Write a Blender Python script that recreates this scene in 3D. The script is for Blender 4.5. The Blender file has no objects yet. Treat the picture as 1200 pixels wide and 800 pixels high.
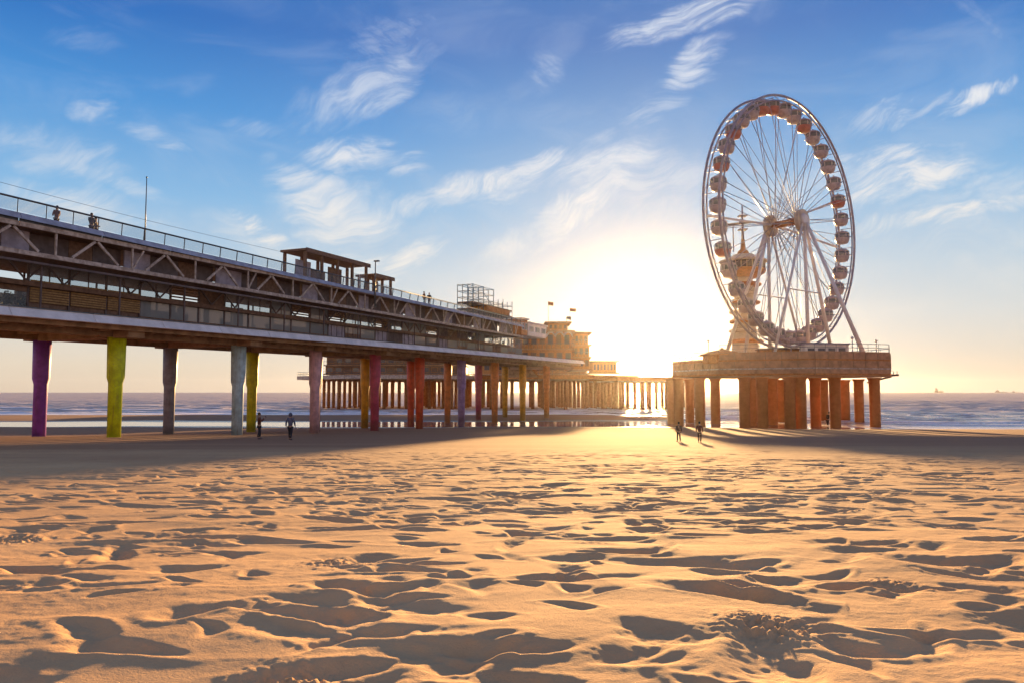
import bpy, bmesh, math, random
import numpy as np
from mathutils import Vector, Matrix

# ------------------------------------------------------------------ camera
S = bpy.context.scene
COL = S.collection
CAMZ = 5.2                                   # camera height over the sea
F = 900.0                                    # focal length in photo pixels (1200 wide)
PITCH = math.atan(58.0 / F)
cam_d = bpy.data.cameras.new('camera')
cam_d.sensor_width = 36.0
cam_d.lens = 36.0 * F / 1200.0
cam_d.clip_start = 0.1
cam_d.clip_end = 20000
cam = bpy.data.objects.new('camera', cam_d)
COL.objects.link(cam)
cam.location = (0, 0, CAMZ)
cam.rotation_euler = (math.pi / 2 + PITCH, 0, 0)
S.camera = cam


def ray(x, y):
    """world direction through a point of the photograph (1200 x 800)"""
    cx, cy = (x - 600) / F, (400 - y) / F
    cp, sp = math.cos(PITCH), math.sin(PITCH)
    return Vector((cx, cp - cy * sp, sp + cy * cp))


def at(x, y, Y):
    """world point seen at (x, y) at distance Y in front of the camera"""
    d = ray(x, y)
    return Vector((d.x * Y / d.y, Y, CAMZ + d.z * Y / d.y))


# ------------------------------------------------------------------ light
SUN_AZ = math.atan((757 - 600) / F)
SUN_EL = math.radians(4.9)
sun_dir = Vector((math.sin(SUN_AZ) * math.cos(SUN_EL), math.cos(SUN_AZ) * math.cos(SUN_EL), math.sin(SUN_EL)))
sl = bpy.data.lights.new('sun', 'SUN')
sl.energy = 4.4
sl.angle = math.radians(1.4)
sl.color = (1.0, 0.59, 0.23)
so = bpy.data.objects.new('sun', sl)
COL.objects.link(so)
so.rotation_euler = sun_dir.to_track_quat('Z', 'Y').to_euler()
EXPO = 2.0
S.view_settings.view_transform = 'Standard'
S.view_settings.look = 'None'
S.view_settings.gamma = 1.0
S.view_settings.use_curve_mapping = False
S.view_settings.exposure = EXPO
S.cycles.max_bounces = 6
S.cycles.volume_bounces = 0
S.cycles.transparent_max_bounces = 24
S.cycles.use_denoising = True
S.cycles.volume_step_rate = 1.0


def lin(r, g, b):
    f = lambda c: (c / 255 / 12.92) if c / 255 <= 0.04045 else ((c / 255 + 0.055) / 1.055) ** 2.4
    return (f(r), f(g), f(b), 1.0)


class NT:
    """small helper for node trees"""
    def __init__(s, tree):
        s.t = tree
        s.n = tree.nodes
        s.l = tree.links

    def node(s, typ, **kw):
        nd = s.n.new(typ)
        for k, v in kw.items():
            setattr(nd, k, v)
        return nd

    def put(s, inp, v):
        if isinstance(v, bpy.types.NodeSocket):
            s.l.new(v, inp)
        elif v is not None:
            inp.default_value = v

    def math(s, op, a, b=None, c=None, clamp=False):
        nd = s.node('ShaderNodeMath', operation=op, use_clamp=clamp)
        s.put(nd.inputs[0], a)
        if b is not None:
            s.put(nd.inputs[1], b)
        if c is not None:
            s.put(nd.inputs[2], c)
        return nd.outputs[0]

    def mixc(s, f, a, b, mode='MIX'):
        nd = s.node('ShaderNodeMix', data_type='RGBA', blend_type=mode)
        s.put(nd.inputs[0], f)
        s.put(nd.inputs[6], a)
        s.put(nd.inputs[7], b)
        return nd.outputs[2]

    def ramp(s, fac, stops, interp='LINEAR'):
        nd = s.node('ShaderNodeValToRGB')
        nd.color_ramp.interpolation = interp
        cr = nd.color_ramp
        while len(cr.elements) < len(stops):
            cr.elements.new(0.5)
        for e, (p, c) in zip(cr.elements, stops):
            e.position = p
            e.color = c if len(c) == 4 else (*c, 1)
        s.put(nd.inputs[0], fac)
        return nd.outputs[0]

    def maprange(s, v, a, b, c=0.0, d=1.0, smooth=True):
        nd = s.node('ShaderNodeMapRange', interpolation_type='SMOOTHSTEP' if smooth else 'LINEAR')
        s.put(nd.inputs[0], v)
        nd.inputs[1].default_value, nd.inputs[2].default_value = a, b
        nd.inputs[3].default_value, nd.inputs[4].default_value = c, d
        return nd.outputs[0]

    def noise(s, vec, scale, detail=4, rough=0.5, dist=0.0):
        nd = s.node('ShaderNodeTexNoise')
        s.put(nd.inputs['Vector'], vec)
        nd.inputs['Scale'].default_value = scale
        nd.inputs['Detail'].default_value = detail
        nd.inputs['Roughness'].default_value = rough
        nd.inputs['Distortion'].default_value = dist
        return nd.outputs[0]

    def comb(s, x, y, z=0.0):
        nd = s.node('ShaderNodeCombineXYZ')
        for i, v in enumerate((x, y, z)):
            s.put(nd.inputs[i], v)
        return nd.outputs[0]


# ------------------------------------------------------------------ sky
world = bpy.data.worlds.new('World')
S.world = world
world.use_nodes = True
W = NT(world.node_tree)
W.n.clear()
tc = W.node('ShaderNodeTexCoord')
nrm = W.node('ShaderNodeVectorMath', operation='NORMALIZE')
W.l.new(tc.outputs['Generated'], nrm.inputs[0])
D = nrm.outputs[0]
sep = W.node('ShaderNodeSeparateXYZ')
W.l.new(D, sep.inputs[0])
dx, dy, dz = sep.outputs
ysafe = W.math('MAXIMUM', dy, 0.02)
u = W.math('DIVIDE', dx, ysafe)
v = W.math('DIVIDE', dz, ysafe)
front = W.maprange(dy, 0.2, 0.5)
# colour by height over the horizon
base = W.ramp(W.math('MAXIMUM', dz, 0.0), [
    (0.0, lin(222, 202, 180)), (0.03, lin(228, 212, 190)), (0.09, lin(216, 217, 214)), (0.15, lin(190, 208, 222)),
    (0.23, lin(134, 184, 226)), (0.33, lin(72, 146, 214)), (0.42, lin(34, 108, 190)), (0.60, lin(50, 104, 175)),
    (1.0, lin(84, 120, 175))])
# nearer the sun the sky is whiter
dot = W.node('ShaderNodeVectorMath', operation='DOT_PRODUCT')
W.l.new(D, dot.inputs[0])
dot.inputs[1].default_value = sun_dir
ang = W.math('MULTIPLY', W.math('ARCCOSINE', dot.outputs['Value']), 57.2958)
wide = W.math('EXPONENT', W.math('MULTIPLY', ang, -1 / 13.0))
base = W.mixc(W.math('MULTIPLY', wide, 0.9), base, lin(182, 198, 212))
aur = W.math('EXPONENT', W.math('MULTIPLY', W.math('POWER', ang, 1.3), -1 / 7.0))
disc = W.math('EXPONENT', W.math('MULTIPLY', W.math('POWER', ang, 2.0), -1 / 0.8))
# unseen low sky away from the sun, made brighter and warmer as added fill
back = W.maprange(ang, 50, 150)
base = W.mixc(W.math('MULTIPLY', back, 0.80), base, W.ramp(W.math('MAXIMUM', dz, 0.0), [(0.0, lin(235, 200, 180)), (0.2, lin(236, 206, 190)), (0.5, lin(175, 170, 185)), (1.0, lin(84, 120, 175))]))

# fibrous cirrus texture, two grains
warp = W.noise(W.comb(u, v), 3.2, 3, 0.5)
warp2 = W.noise(W.comb(W.math('ADD', u, 7.3), v), 3.2, 3, 0.5)
warpf = W.noise(W.comb(u, v, 2.2), 14.0, 5, 0.6)
warpf2 = W.noise(W.comb(u, v, 5.2), 11.0, 5, 0.6)


def grain(angle, long_, short_, detail=6, rough=0.62, off=0.0, wamp=0.16):
    ca, sa = math.cos(angle), math.sin(angle)
    uu = W.math('ADD', u, W.math('MULTIPLY', W.math('SUBTRACT', warp, 0.5), wamp))
    vv = W.math('ADD', v, W.math('MULTIPLY', W.math('SUBTRACT', warp2, 0.5), wamp))
    a = W.math('ADD', W.math('MULTIPLY', uu, ca), W.math('MULTIPLY', vv, sa))
    b = W.math('SUBTRACT', W.math('MULTIPLY', vv, ca), W.math('MULTIPLY', uu, sa))
    return W.noise(W.comb(W.math('MULTIPLY', a, long_), W.math('MULTIPLY', b, short_), off), 1.0, detail, rough)


g1 = grain(math.radians(34), 5, 15, wamp=0.34)
g2 = grain(math.radians(10), 5, 19, off=3.1, wamp=0.30)
g3 = grain(math.radians(33), 11, 44, off=5.5, wamp=0.30)
g4 = grain(math.radians(8), 11, 48, off=6.5, wamp=0.26)
gf = grain(math.radians(-35), 20, 60, detail=4, off=9.0, wamp=0.05)


def streak(x0, y0, x1, y1, wid, power, g, thr=0.38, curve=0.0):
    """one wisp of cirrus along the line (x0,y0)-(x1,y1) of the photograph, wid wide"""
    p, q = ray(x0, y0), ray(x1, y1)
    ua, va, ub, vb = p.x / p.y, p.z / p.y, q.x / q.y, q.z / q.y
    cx, cy = (ua + ub) / 2, (va + vb) / 2
    L = math.hypot(ub - ua, vb - va) / 2
    ca, sa = (ub - ua) / 2 / L, (vb - va) / 2 / L
    du, dv = W.math('SUBTRACT', u, cx), W.math('SUBTRACT', v, cy)
    a = W.math('MULTIPLY', W.math('ADD', W.math('MULTIPLY', du, ca), W.math('MULTIPLY', dv, sa)), 1 / L)
    b = W.math('MULTIPLY', W.math('SUBTRACT', W.math('MULTIPLY', dv, ca), W.math('MULTIPLY', du, sa)), F / wid)
    if curve:
        b = W.math('ADD', b, W.math('MULTIPLY', W.math('MULTIPLY', a, a), curve))
    b = W.math('ADD', b, W.math('MULTIPLY', W.math('SUBTRACT', warp, 0.5), 2.2))
    b = W.math('ADD', b, W.math('MULTIPLY', W.math('SUBTRACT', warpf, 0.5), 1.8))
    a = W.math('ADD', a, W.math('MULTIPLY', W.math('SUBTRACT', warpf2, 0.5), 1.2))
    r2 = W.math('ADD', W.math('MULTIPLY', a, a), W.math('MULTIPLY', b, b))
    m = W.maprange(r2, 2.0, 0.0, smooth=False)
    # the mask lowers the threshold of the fibrous texture, so edges fray instead of ending on an ellipse
    e_ = W.math('ADD', g, W.math('MULTIPLY', W.math('SUBTRACT', m, 0.5), 0.22))
    tex = W.maprange(e_, 0.37, 0.74)
    return W.math('MULTIPLY', W.math('MULTIPLY', W.maprange(m, 0.0, 1.0), tex), min(1.0, power * 1.2))


cl = None
STREAKS = [
    # x0, y0, x1, y1, half width, strength, grain
    (352, 140, 515, 55, 26, 0.55, 0), (400, 60, 520, 30, 24, 0.22, 2), (385, 150, 490, 92, 12, 0.50, 0),
    (720, 46, 890, 2, 15, 0.75, 1), (780, 98, 850, 50, 14, 0.70, 1), (770, 100, 845, 88, 9, 0.7, 1),
    (730, 140, 800, 112, 13, 0.45, 0), (625, 105, 655, 50, 16, 0.28, 2), (362, 176, 488, 188, 17, 0.9, 1),
    (325, 205, 425, 250, 34, 0.85, 1), (375, 205, 450, 330, 46, 1.0, 0), (385, 230, 430, 300, 26, 1.0, 0), (330, 200, 410, 225, 16, 0.7, 1), (425, 262, 670, 180, 13, 1.1, 0), (500, 240, 640, 200, 20, 0.55, 1),
    (440, 325, 518, 282, 13, 1.1, 0), (265, 238, 345, 294, 12, 0.9, 0), (585, 302, 750, 195, 24, 1.0, 0),
    (640, 205, 780, 170, 34, 0.70, 1), (600, 250, 840, 235, 46, 0.3, 0), (80, 122, 145, 136, 14, 0.45, 1),
    (0, 165, 150, 205, 34, 0.40, 1), (0, 240, 200, 275, 36, 0.55, 1), (140, 145, 230, 175, 10, 0.35, 1),
    (20, 170, 200, 235, 10, 0.35, 1), (985, 240, 1160, 188, 19, 1.15, 1), (985, 215, 1100, 200, 26, 0.7, 1), (985, 195, 1100, 190, 16, 0.7, 1),
    (990, 270, 1210, 232, 11, 0.9, 1), (985, 150, 1120, 115, 20, 0.40, 0), (1095, 137, 1205, 84, 10, 0.9, 0),
    (900, 215, 1080, 215, 26, 0.45, 0), (60, 45, 140, 50, 14, 0.12, 1), (255, 150, 345, 160, 10, 0.28, 1),
    (1125, 0, 1200, 60, 10, 0.15, 2), (690, 215, 840, 200, 34, 0.4, 1), (960, 215, 1200, 205, 40, 0.5, 1),
    (240, 250, 350, 300, 30, 0.4, 1), (860, 240, 960, 230, 40, 0.4, 1), (430, 140, 700, 130, 30, 0.12, 0), (980, 150, 1200, 330, 60, 0.25, 1),
]
for x0, y0, x1, y1, w, p, g in STREAKS:
    s_ = streak(x0, y0, x1, y1, w * (1.25 if w < 20 else 1.0), p, (g1, g2, gf)[g] if w >= 24 else (g3, g4, gf)[g])
    cl = s_ if cl is None else W.math('MAXIMUM', cl, s_)
fine = grain(math.radians(20), 16, 60, detail=6, off=14.0, wamp=0.30)
cl = W.math('MULTIPLY', cl, W.maprange(fine, 0.32, 0.60, 0.38, 1.0))
cl = W.math('MULTIPLY', cl, front)
# thin veil of the same cirrus over the whole sky, also outside the frame
veil = W.noise(W.comb(W.math('MULTIPLY', dx, 2.0), W.math('MULTIPLY', dy, 1.2), W.math('MULTIPLY', dz, 5.0)), 2.6, 6, 0.6, 0.8)
veil = W.math('MULTIPLY', W.maprange(veil, 0.46, 0.75), 0.15)
cl = W.math('MAXIMUM', cl, veil)
ccol = W.mixc(W.maprange(dz, 0.05, 0.45), lin(238, 232, 222), lin(226, 232, 242))
colr = W.mixc(cl, base, ccol)
k = 1.0 / (2 ** EXPO)
STR = 0.10
scl = W.node('ShaderNodeVectorMath', operation='SCALE')
W.l.new(colr, scl.inputs[0])
scl.inputs['Scale'].default_value = k / STR
# the Sky Texture gives its own share of the light and colour
nis = W.node('ShaderNodeTexSky', sky_type='NISHITA')
nis.sun_disc = False
nis.sun_elevation = SUN_EL
nis.sun_rotation = SUN_AZ
nis.dust_density = 0.6
nis.ozone_density = 2.0
nsc = W.node('ShaderNodeVectorMath', operation='SCALE')
W.l.new(nis.outputs[0], nsc.inputs[0])
nsc.inputs['Scale'].default_value = 0.015
add = W.node('ShaderNodeVectorMath', operation='ADD')
W.l.new(scl.outputs[0], add.inputs[0])
W.l.new(nsc.outputs[0], add.inputs[1])
sunc = W.node('ShaderNodeVectorMath', operation='SCALE')
sunc.inputs[0].default_value = (1.0, 0.90, 0.74)
W.l.new(W.math('ADD', W.math('MULTIPLY', aur, 0.16), W.math('MULTIPLY', disc, 60.0)), sunc.inputs['Scale'])
add2 = W.node('ShaderNodeVectorMath', operation='ADD')
W.l.new(add.outputs[0], add2.inputs[0])
W.l.new(sunc.outputs[0], add2.inputs[1])
bg = W.node('ShaderNodeBackground')
W.l.new(add2.outputs[0], bg.inputs[0])
bg.inputs[1].default_value = STR
wo = W.node('ShaderNodeOutputWorld')
W.l.new(bg.outputs[0], wo.inputs[0])
world.cycles.sampling_method = 'MANUAL'
world.cycles.sample_map_resolution = 1024


# ------------------------------------------------------------------ helpers
def mat(name, col, rough=0.7, metal=0.0, spec=0.4, nscale=3.0, namp=0.25, col2=None, bump=0.0, bscale=30.0):
    """painted metal, wood, concrete: a base colour with grain and wear"""
    m = bpy.data.materials.new(name)
    m.use_nodes = True
    t = NT(m.node_tree)
    b = t.n['Principled BSDF']
    tcn = t.node('ShaderNodeTexCoord')
    oi = t.node('ShaderNodeObjectInfo')
    va = t.node('ShaderNodeVectorMath', operation='ADD')
    t.l.new(tcn.outputs['Object'], va.inputs[0])
    t.l.new(t.math('MULTIPLY', oi.outputs['Random'], 37.0), va.inputs[1])
    nz = t.noise(va.outputs[0], nscale, 6, 0.6)
    c = (*col, 1)
    c2 = (*col2, 1) if col2 else (*[x * (1 - namp * 1.6) for x in col], 1)
    t.put(b.inputs['Base Color'], t.mixc(t.maprange(nz, 0.3, 0.7), c2, c))
    t.put(b.inputs['Roughness'], t.maprange(nz, 0.2, 0.8, min(1, rough + 0.12), max(0.05, rough - 0.12)))
    b.inputs['Metallic'].default_value = metal
    b.inputs['Specular IOR Level'].default_value = spec
    if bump:
        bn = t.node('ShaderNodeBump')
        bn.inputs['Strength'].default_value = bump
        bn.inputs['Distance'].default_value = 0.02
        t.l.new(t.noise(tcn.outputs['Object'], bscale, 4), bn.inputs['Height'])
        t.l.new(bn.outputs[0], b.inputs['Normal'])
    return m


def glass_mat(name, tint, alpha=0.35, rough=0.08):
    m = bpy.data.materials.new(name)
    m.use_nodes = True
    t = NT(m.node_tree)
    t.n.clear()
    o = t.node('ShaderNodeOutputMaterial')
    tr = t.node('ShaderNodeBsdfTransparent')
    tr.inputs[0].default_value = (*tint, 1)
    gl = t.node('ShaderNodeBsdfPrincipled')
    gl.inputs['Base Color'].default_value = (0.5, 0.55, 0.6, 1)
    gl.inputs['Roughness'].default_value = rough
    mx = t.node('ShaderNodeMixShader')
    mx.inputs[0].default_value = alpha
    t.l.new(tr.outputs[0], mx.inputs[1])
    t.l.new(gl.outputs[0], mx.inputs[2])
    t.l.new(mx.outputs[0], o.inputs[0])
    return m


class MB:
    """collects boxes, beams and tubes and links them as ONE mesh object"""
    def __init__(s):
        s.v, s.f, s.sm = [], [], []

    def add(s, vs, fs, smooth=False):
        o = len(s.v)
        s.v.extend([tuple(p) for p in vs])
        s.f.extend([tuple(i + o for i in f) for f in fs])
        s.sm.extend([smooth] * len(fs))
        return s

    def hexa(s, p):
        return s.add(p, [(0, 3, 2, 1), (4, 5, 6, 7), (0, 1, 5, 4), (1, 2, 6, 5), (2, 3, 7, 6), (3, 0, 4, 7)])

    def box(s, x0, x1, y0, y1, z0, z1):
        return s.hexa([(x0, y0, z0), (x1, y0, z0), (x1, y1, z0), (x0, y1, z0),
                       (x0, y0, z1), (x1, y0, z1), (x1, y1, z1), (x0, y1, z1)])

    def sbox(s, xa, xb, y0, y1, za0, za1, zb0, zb1):
        """box that follows a slope: bottom/top at xa, bottom/top at xb"""
        return s.hexa([(xa, y0, za0), (xb, y0, zb0), (xb, y1, zb0), (xa, y1, za0),
                       (xa, y0, za1), (xb, y0, zb1), (xb, y1, zb1), (xa, y1, za1)])

    def beam(s, p, q, w, h, up=(0, 0, 1)):
        p, q = Vector(p), Vector(q)
        d = (q - p).normalized()
        upv = Vector(up)
        if abs(d.dot(upv)) > 0.98:
            upv = Vector((1, 0, 0))
        a = d.cross(upv).normalized() * (w / 2)
        b = a.cross(d).normalized() * (h / 2)
        return s.hexa([p - a - b, p + a - b, p + a + b, p - a + b, q - a - b, q + a - b, q + a + b, q - a + b])

    def tube(s, p, q, r, r2=None, n=8, caps=True):
        p, q = Vector(p), Vector(q)
        r2 = r if r2 is None else r2
        d = (q - p).normalized()
        upv = Vector((0, 0, 1)) if abs(d.z) < 0.9 else Vector((1, 0, 0))
        a = d.cross(upv).normalized()
        b = a.cross(d).normalized()
        vs = []
        for c, rr in ((p, r), (q, r2)):
            for i in range(n):
                t = 2 * math.pi * i / n
                vs.append(c + a * (math.cos(t) * rr) + b * (math.sin(t) * rr))
        fs = [(i, (i + 1) % n, n + (i + 1) % n, n + i) for i in range(n)]
        s.add(vs, fs, True)
        if caps:
            o = len(s.v) - 2 * n
            s.f.append(tuple(o + i for i in range(n - 1, -1, -1)))
            s.f.append(tuple(o + n + i for i in range(n)))
            s.sm += [False, False]
        return s

    def lathe(s, prof, c=(0, 0, 0), n=20, smooth=True):
        """prof: list of (radius, z)"""
        vs = [(c[0] + r * math.cos(2 * math.pi * i / n), c[1] + r * math.sin(2 * math.pi * i / n), c[2] + z)
              for r, z in prof for i in range(n)]
        m = len(prof)
        fs = [(j * n + i, j * n + (i + 1) % n, (j + 1) * n + (i + 1) % n, (j + 1) * n + i)
              for j in range(m - 1) for i in range(n)]
        s.add(vs, fs, smooth)
        o = len(s.v) - m * n
        s.f.append(tuple(o + i for i in range(n - 1, -1, -1)))
        s.f.append(tuple(o + (m - 1) * n + i for i in range(n)))
        s.sm += [False, False]
        return s

    def prism(s, poly, z0, z1):
        n = len(poly)
        vs = [(x, y, z0) for x, y in poly] + [(x, y, z1) for x, y in poly]
        fs = [(i, (i + 1) % n, n + (i + 1) % n, n + i) for i in range(n)]
        fs += [tuple(range(n - 1, -1, -1)), tuple(range(n, 2 * n))]
        return s.add(vs, fs)

    def ball(s, c, rx, ry=None, rz=None, n=10, m=6):
        ry = rx if ry is None else ry
        rz = rx if rz is None else rz
        prof = [(math.sin(math.pi * (j + 0.02) / (m + 0.04)), -math.cos(math.pi * (j + 0.02) / (m + 0.04))) for j in range(m + 1)]
        vs = [(c[0] + rx * r * math.cos(2 * math.pi * i / n), c[1] + ry * r * math.sin(2 * math.pi * i / n), c[2] + rz * z)
              for r, z in prof for i in range(n)]
        fs = [(j * n + i, j * n + (i + 1) % n, (j + 1) * n + (i + 1) % n, (j + 1) * n + i) for j in range(m) for i in range(n)]
        return s.add(vs, fs, True)

    def mesh(s, name, m):
        me = bpy.data.meshes.new(name)
        me.from_pydata(s.v, [], s.f)
        me.polygons.foreach_set('use_smooth', s.sm)
        me.materials.append(m)
        me.update()
        return me

    def build(s, name, m, parent=None, loc=None, stuff=False):
        return inst(name, s.mesh(name, m), parent, loc, stuff)


def inst(name, me, parent=None, loc=None, stuff=False, rot=None):
    o = bpy.data.objects.new(name, me)
    COL.objects.link(o)
    if parent:
        o.parent = parent
    if loc is not None:
        o.location = loc
    if rot is not None:
        o.rotation_euler = rot
    if stuff:
        o['kind'] = 'stuff'
    return o


def thing(name, label, cat, loc=(0, 0, 0), rz=0.0, group=None):
    o = bpy.data.objects.new(name, None)
    o.empty_display_size = 0.5
    COL.objects.link(o)
    o.location = loc
    o.rotation_euler = (0, 0, rz)
    o['label'] = label
    o['category'] = cat
    if group:
        o['group'] = group
    return o


def struct(o):
    o['kind'] = 'structure'
    return o


# ------------------------------------------------------------------ beach and sea
rng = np.random.default_rng(7)


def vnoise(x, y, seed):
    r = np.random.default_rng(seed)
    T = r.random((256, 256))
    xi, yi = np.floor(x).astype(int), np.floor(y).astype(int)
    fx, fy = x - xi, y - yi
    fx, fy = fx * fx * fx * (fx * (fx * 6 - 15) + 10), fy * fy * fy * (fy * (fy * 6 - 15) + 10)
    x0, x1, y0, y1 = xi % 256, (xi + 1) % 256, yi % 256, (yi + 1) % 256
    return ((T[x0, y0] * (1 - fx) + T[x1, y0] * fx) * (1 - fy) + (T[x0, y1] * (1 - fx) + T[x1, y1] * fx) * fy) * 2 - 1


def sstep(x, a, b):
    t = np.clip((x - a) / (b - a), 0, 1)
    return t * t * (3 - 2 * t)


PY = [-60, 0, 5, 10, 20, 35, 51, 60, 73, 85, 96, 105, 112, 120, 128, 138, 152, 168, 176, 200, 400]
PZ = [4.7, 4.06, 3.92, 3.62, 3.20, 2.6, 1.98, 1.65, 1.10, .72, .42, .18, .02, -.10, -.08, .14, .22, .10, -.1, -.6, -1.6]


def beach_z(X, Y):
    z = np.interp(Y, PY, PZ)
    right = sstep(X, 18, 60)
    z = z - right * sstep(Y, 96, 125) * 0.55
    z = z + vnoise(X / 14 + 3, Y / 9, 5) * 0.05 * sstep(Y, 60, 100)
    return z


def grid_mesh(name, X, Y, Z, m, smooth=True):
    nr, nc = X.shape
    co = np.stack([X, Y, Z], -1).reshape(-1, 3).astype(np.float32)
    i = np.arange(nr * nc).reshape(nr, nc)
    q = np.stack([i[:-1, :-1], i[:-1, 1:], i[1:, 1:], i[1:, :-1]], -1).reshape(-1, 4)
    me = bpy.data.meshes.new(name)
    me.vertices.add(len(co))
    me.vertices.foreach_set('co', co.ravel())
    me.loops.add(q.size)
    me.loops.foreach_set('vertex_index', q.ravel().astype(np.int32))
    me.polygons.add(len(q))
    me.polygons.foreach_set('loop_start', np.arange(0, q.size, 4, dtype=np.int32))
    me.polygons.foreach_set('loop_total', np.full(len(q), 4, dtype=np.int32))
    me.polygons.foreach_set('use_smooth', np.ones(len(q), dtype=bool))
    me.materials.append(m)
    me.update()
    me.validate()
    return inst(name, me)


def geo_rows(a, b, n):
    return a * (b / a) ** (np.arange(n) / (n - 1))


rows = np.concatenate([np.linspace(-50, 1.0, 24)[:-1], geo_rows(1.0, 2.4, 40)[:-1], geo_rows(2.4, 44, 760)[:-1], geo_rows(44, 400, 130)])
tans = np.linspace(-1.0, 1.0, 1000)
tans = np.concatenate([np.linspace(-3, -1.0, 30)[:-1], tans, np.linspace(1.0, 3, 30)[1:]])
YY = np.repeat(rows[:, None], len(tans), 1)
XX = tans[None, :] * np.sqrt(np.maximum(YY, 0) ** 2 * 1.0 + 1.6 ** 2 + np.minimum(YY, 0) ** 2 * 0.5)
ZZ = beach_z(XX, YY)
dry = 1 - sstep(YY, 12, 48)
# wind-blown relief: low swells, lee scarps, small ripples
# low swells whose crests lie roughly across the view
wx = XX + 0.5 * vnoise(XX / 1.1, YY / 1.1, 41)
wy = YY + 0.35 * vnoise(XX / 0.9 + 9, YY / 0.9, 42)
sw = vnoise(wx / 1.7, wy / 0.85, 11) * 0.014 + vnoise(wx / 0.75, wy / 0.36, 12) * 0.008 + vnoise(XX / 3.5, YY / 2.5, 13) * 0.020
rid = 1 - np.abs(vnoise(wx / 1.3 + 30, wy / 0.55, 14))
sw += (rid ** 3) * 0.008
ZZ += sw * dry
ZZ += (vnoise(XX / 0.22, YY / 0.16, 15) * 0.0042 + vnoise(XX / 0.09, YY / 0.07, 16) * 0.0022 + vnoise(XX / 0.035, YY / 0.03, 18) * 0.0019) * dry * (0.5 + 0.5 * vnoise(XX / 1.5, YY / 1.5, 17))
# footprints and kicked hollows, softened by the wind
NP = 15000
fy = 2.0 + (rng.random(NP) ** 0.62) * 46
fx = (rng.random(NP) * 2 - 1) * 1.05 * (fy + 1.5)
# more of them where people walk most
keep = rng.random(NP) < (0.45 + 0.9 * (vnoise(fx / 3.0, fy / 2.2, 21) > -0.05))
fx, fy = fx[keep], fy[keep]
for x, y in zip(fx, fy):
    big = rng.random()
    if big < 0.50:
        L, Wd, dep = rng.uniform(.10, .17), rng.uniform(.05, .085), rng.uniform(.018, .038)
    elif big < 0.92:
        L, Wd, dep = rng.uniform(.16, .28), rng.uniform(.08, .13), rng.uniform(.03, .058)
    else:
        L, Wd, dep = rng.uniform(.28, .44), rng.uniform(.12, .19), rng.uniform(.04, .07)
    th = rng.normal(0.0, 0.55) if big > 0.4 else rng.uniform(0, math.pi)
    dep *= 0.78
    R = L * 2.4
    r0, r1 = np.searchsorted(rows, [y - R, y + R])
    scl_ = math.sqrt(y * y + 1.6 ** 2)
    c0, c1 = np.searchsorted(tans, [(x - R) / scl_ - 0.02, (x + R) / scl_ + 0.02])
    if r1 - r0 < 2 or c1 - c0 < 2:
        continue
    gx, gy = XX[r0:r1, c0:c1] - x, YY[r0:r1, c0:c1] - y
    a = (gx * math.cos(th) + gy * math.sin(th)) / L
    b = (-gx * math.sin(th) + gy * math.cos(th)) / Wd
    # uneven outline
    b = b + 0.5 * a * a * rng.uniform(-1, 1)
    wob = 1 + 0.22 * np.sin(np.arctan2(b, a) * 2 + rng.uniform(0, 6.3)) + 0.14 * np.sin(np.arctan2(b, a) * 3 + rng.uniform(0, 6.3))
    a, b = a * wob, b * wob
    r2 = a * a + b * b
    rr = np.sqrt(r2) + 1e-6
    bowl = -dep * np.exp(-(rr ** rng.uniform(1.7, 2.6)) * 1.0)
    rimh = dep * rng.uniform(.08, .30)
    rim = rimh * np.exp(-((rr - 1.35) / 0.42) ** 2)
    side = 1 + 0.7 * np.cos(np.arctan2(b, a) - rng.uniform(0, 6.3))
    ZZ[r0:r1, c0:c1] += (bowl + rim * side + dep * 0.10 * np.exp(-r2 * .6) * vnoise(XX[r0:r1, c0:c1] / .05, YY[r0:r1, c0:c1] / .045, 61) * (big > .3)) * (1 - float(sstep(np.array(y), 14, 46)))
# a few crumbly kick marks near the camera
for x, y, R_, a_ in ((-4.9, 7.6, .34, .05), (-0.95, 3.35, .22, .05), (1.35, 4.15, .26, .05), (-1.4, 6.2, .3, .035), (2.6, 5.4, .2, .03)):
    m_ = np.exp(-(((XX - x) / R_) ** 2 + ((YY - y) / R_) ** 2) * 1.5)
    sel = m_ > 0.01
    cr = vnoise(XX[sel] / .035, YY[sel] / .035, 31) * .5 + vnoise(XX[sel] / .016, YY[sel] / .016, 32) * .35
    ZZ[sel] += m_[sel] * a_ * cr

sand = bpy.data.materials.new('sand')
sand.use_nodes = True
t = NT(sand.node_tree)
b = t.n['Principled BSDF']
geo = t.node('ShaderNodeNewGeometry')
sp = t.node('ShaderNodeSeparateXYZ')
t.l.new(geo.outputs['Position'], sp.inputs[0])
pos = geo.outputs['Position']
n1 = t.noise(pos, 0.35, 5, 0.6)
n2 = t.noise(pos, 5.0, 6, 0.65)
n3 = t.noise(pos, 260.0, 2, 0.6)
strip = t.noise(t.comb(t.math('MULTIPLY', sp.outputs[0], 0.03), t.math('MULTIPLY', sp.outputs[1], 0.22), 0), 1.0, 4)
zz = t.math('ADD', sp.outputs[2], t.math('MULTIPLY', t.math('SUBTRACT', strip, 0.5), 1.0))
damp = t.maprange(zz, 3.5, 2.0)
wet = t.maprange(t.math('ADD', sp.outputs[2], t.math('MULTIPLY', t.math('SUBTRACT', strip, 0.5), 0.30)), 0.16, 0.0)
dryc = t.mixc(t.maprange(n1, 0.3, 0.7), (0.61, 0.36, 0.175, 1), (0.69, 0.425, 0.21, 1))
dryc = t.mixc(t.math('MULTIPLY', t.maprange(n2, 0.45, 0.75), 0.35), dryc, (0.46, 0.28, 0.15, 1))
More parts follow.
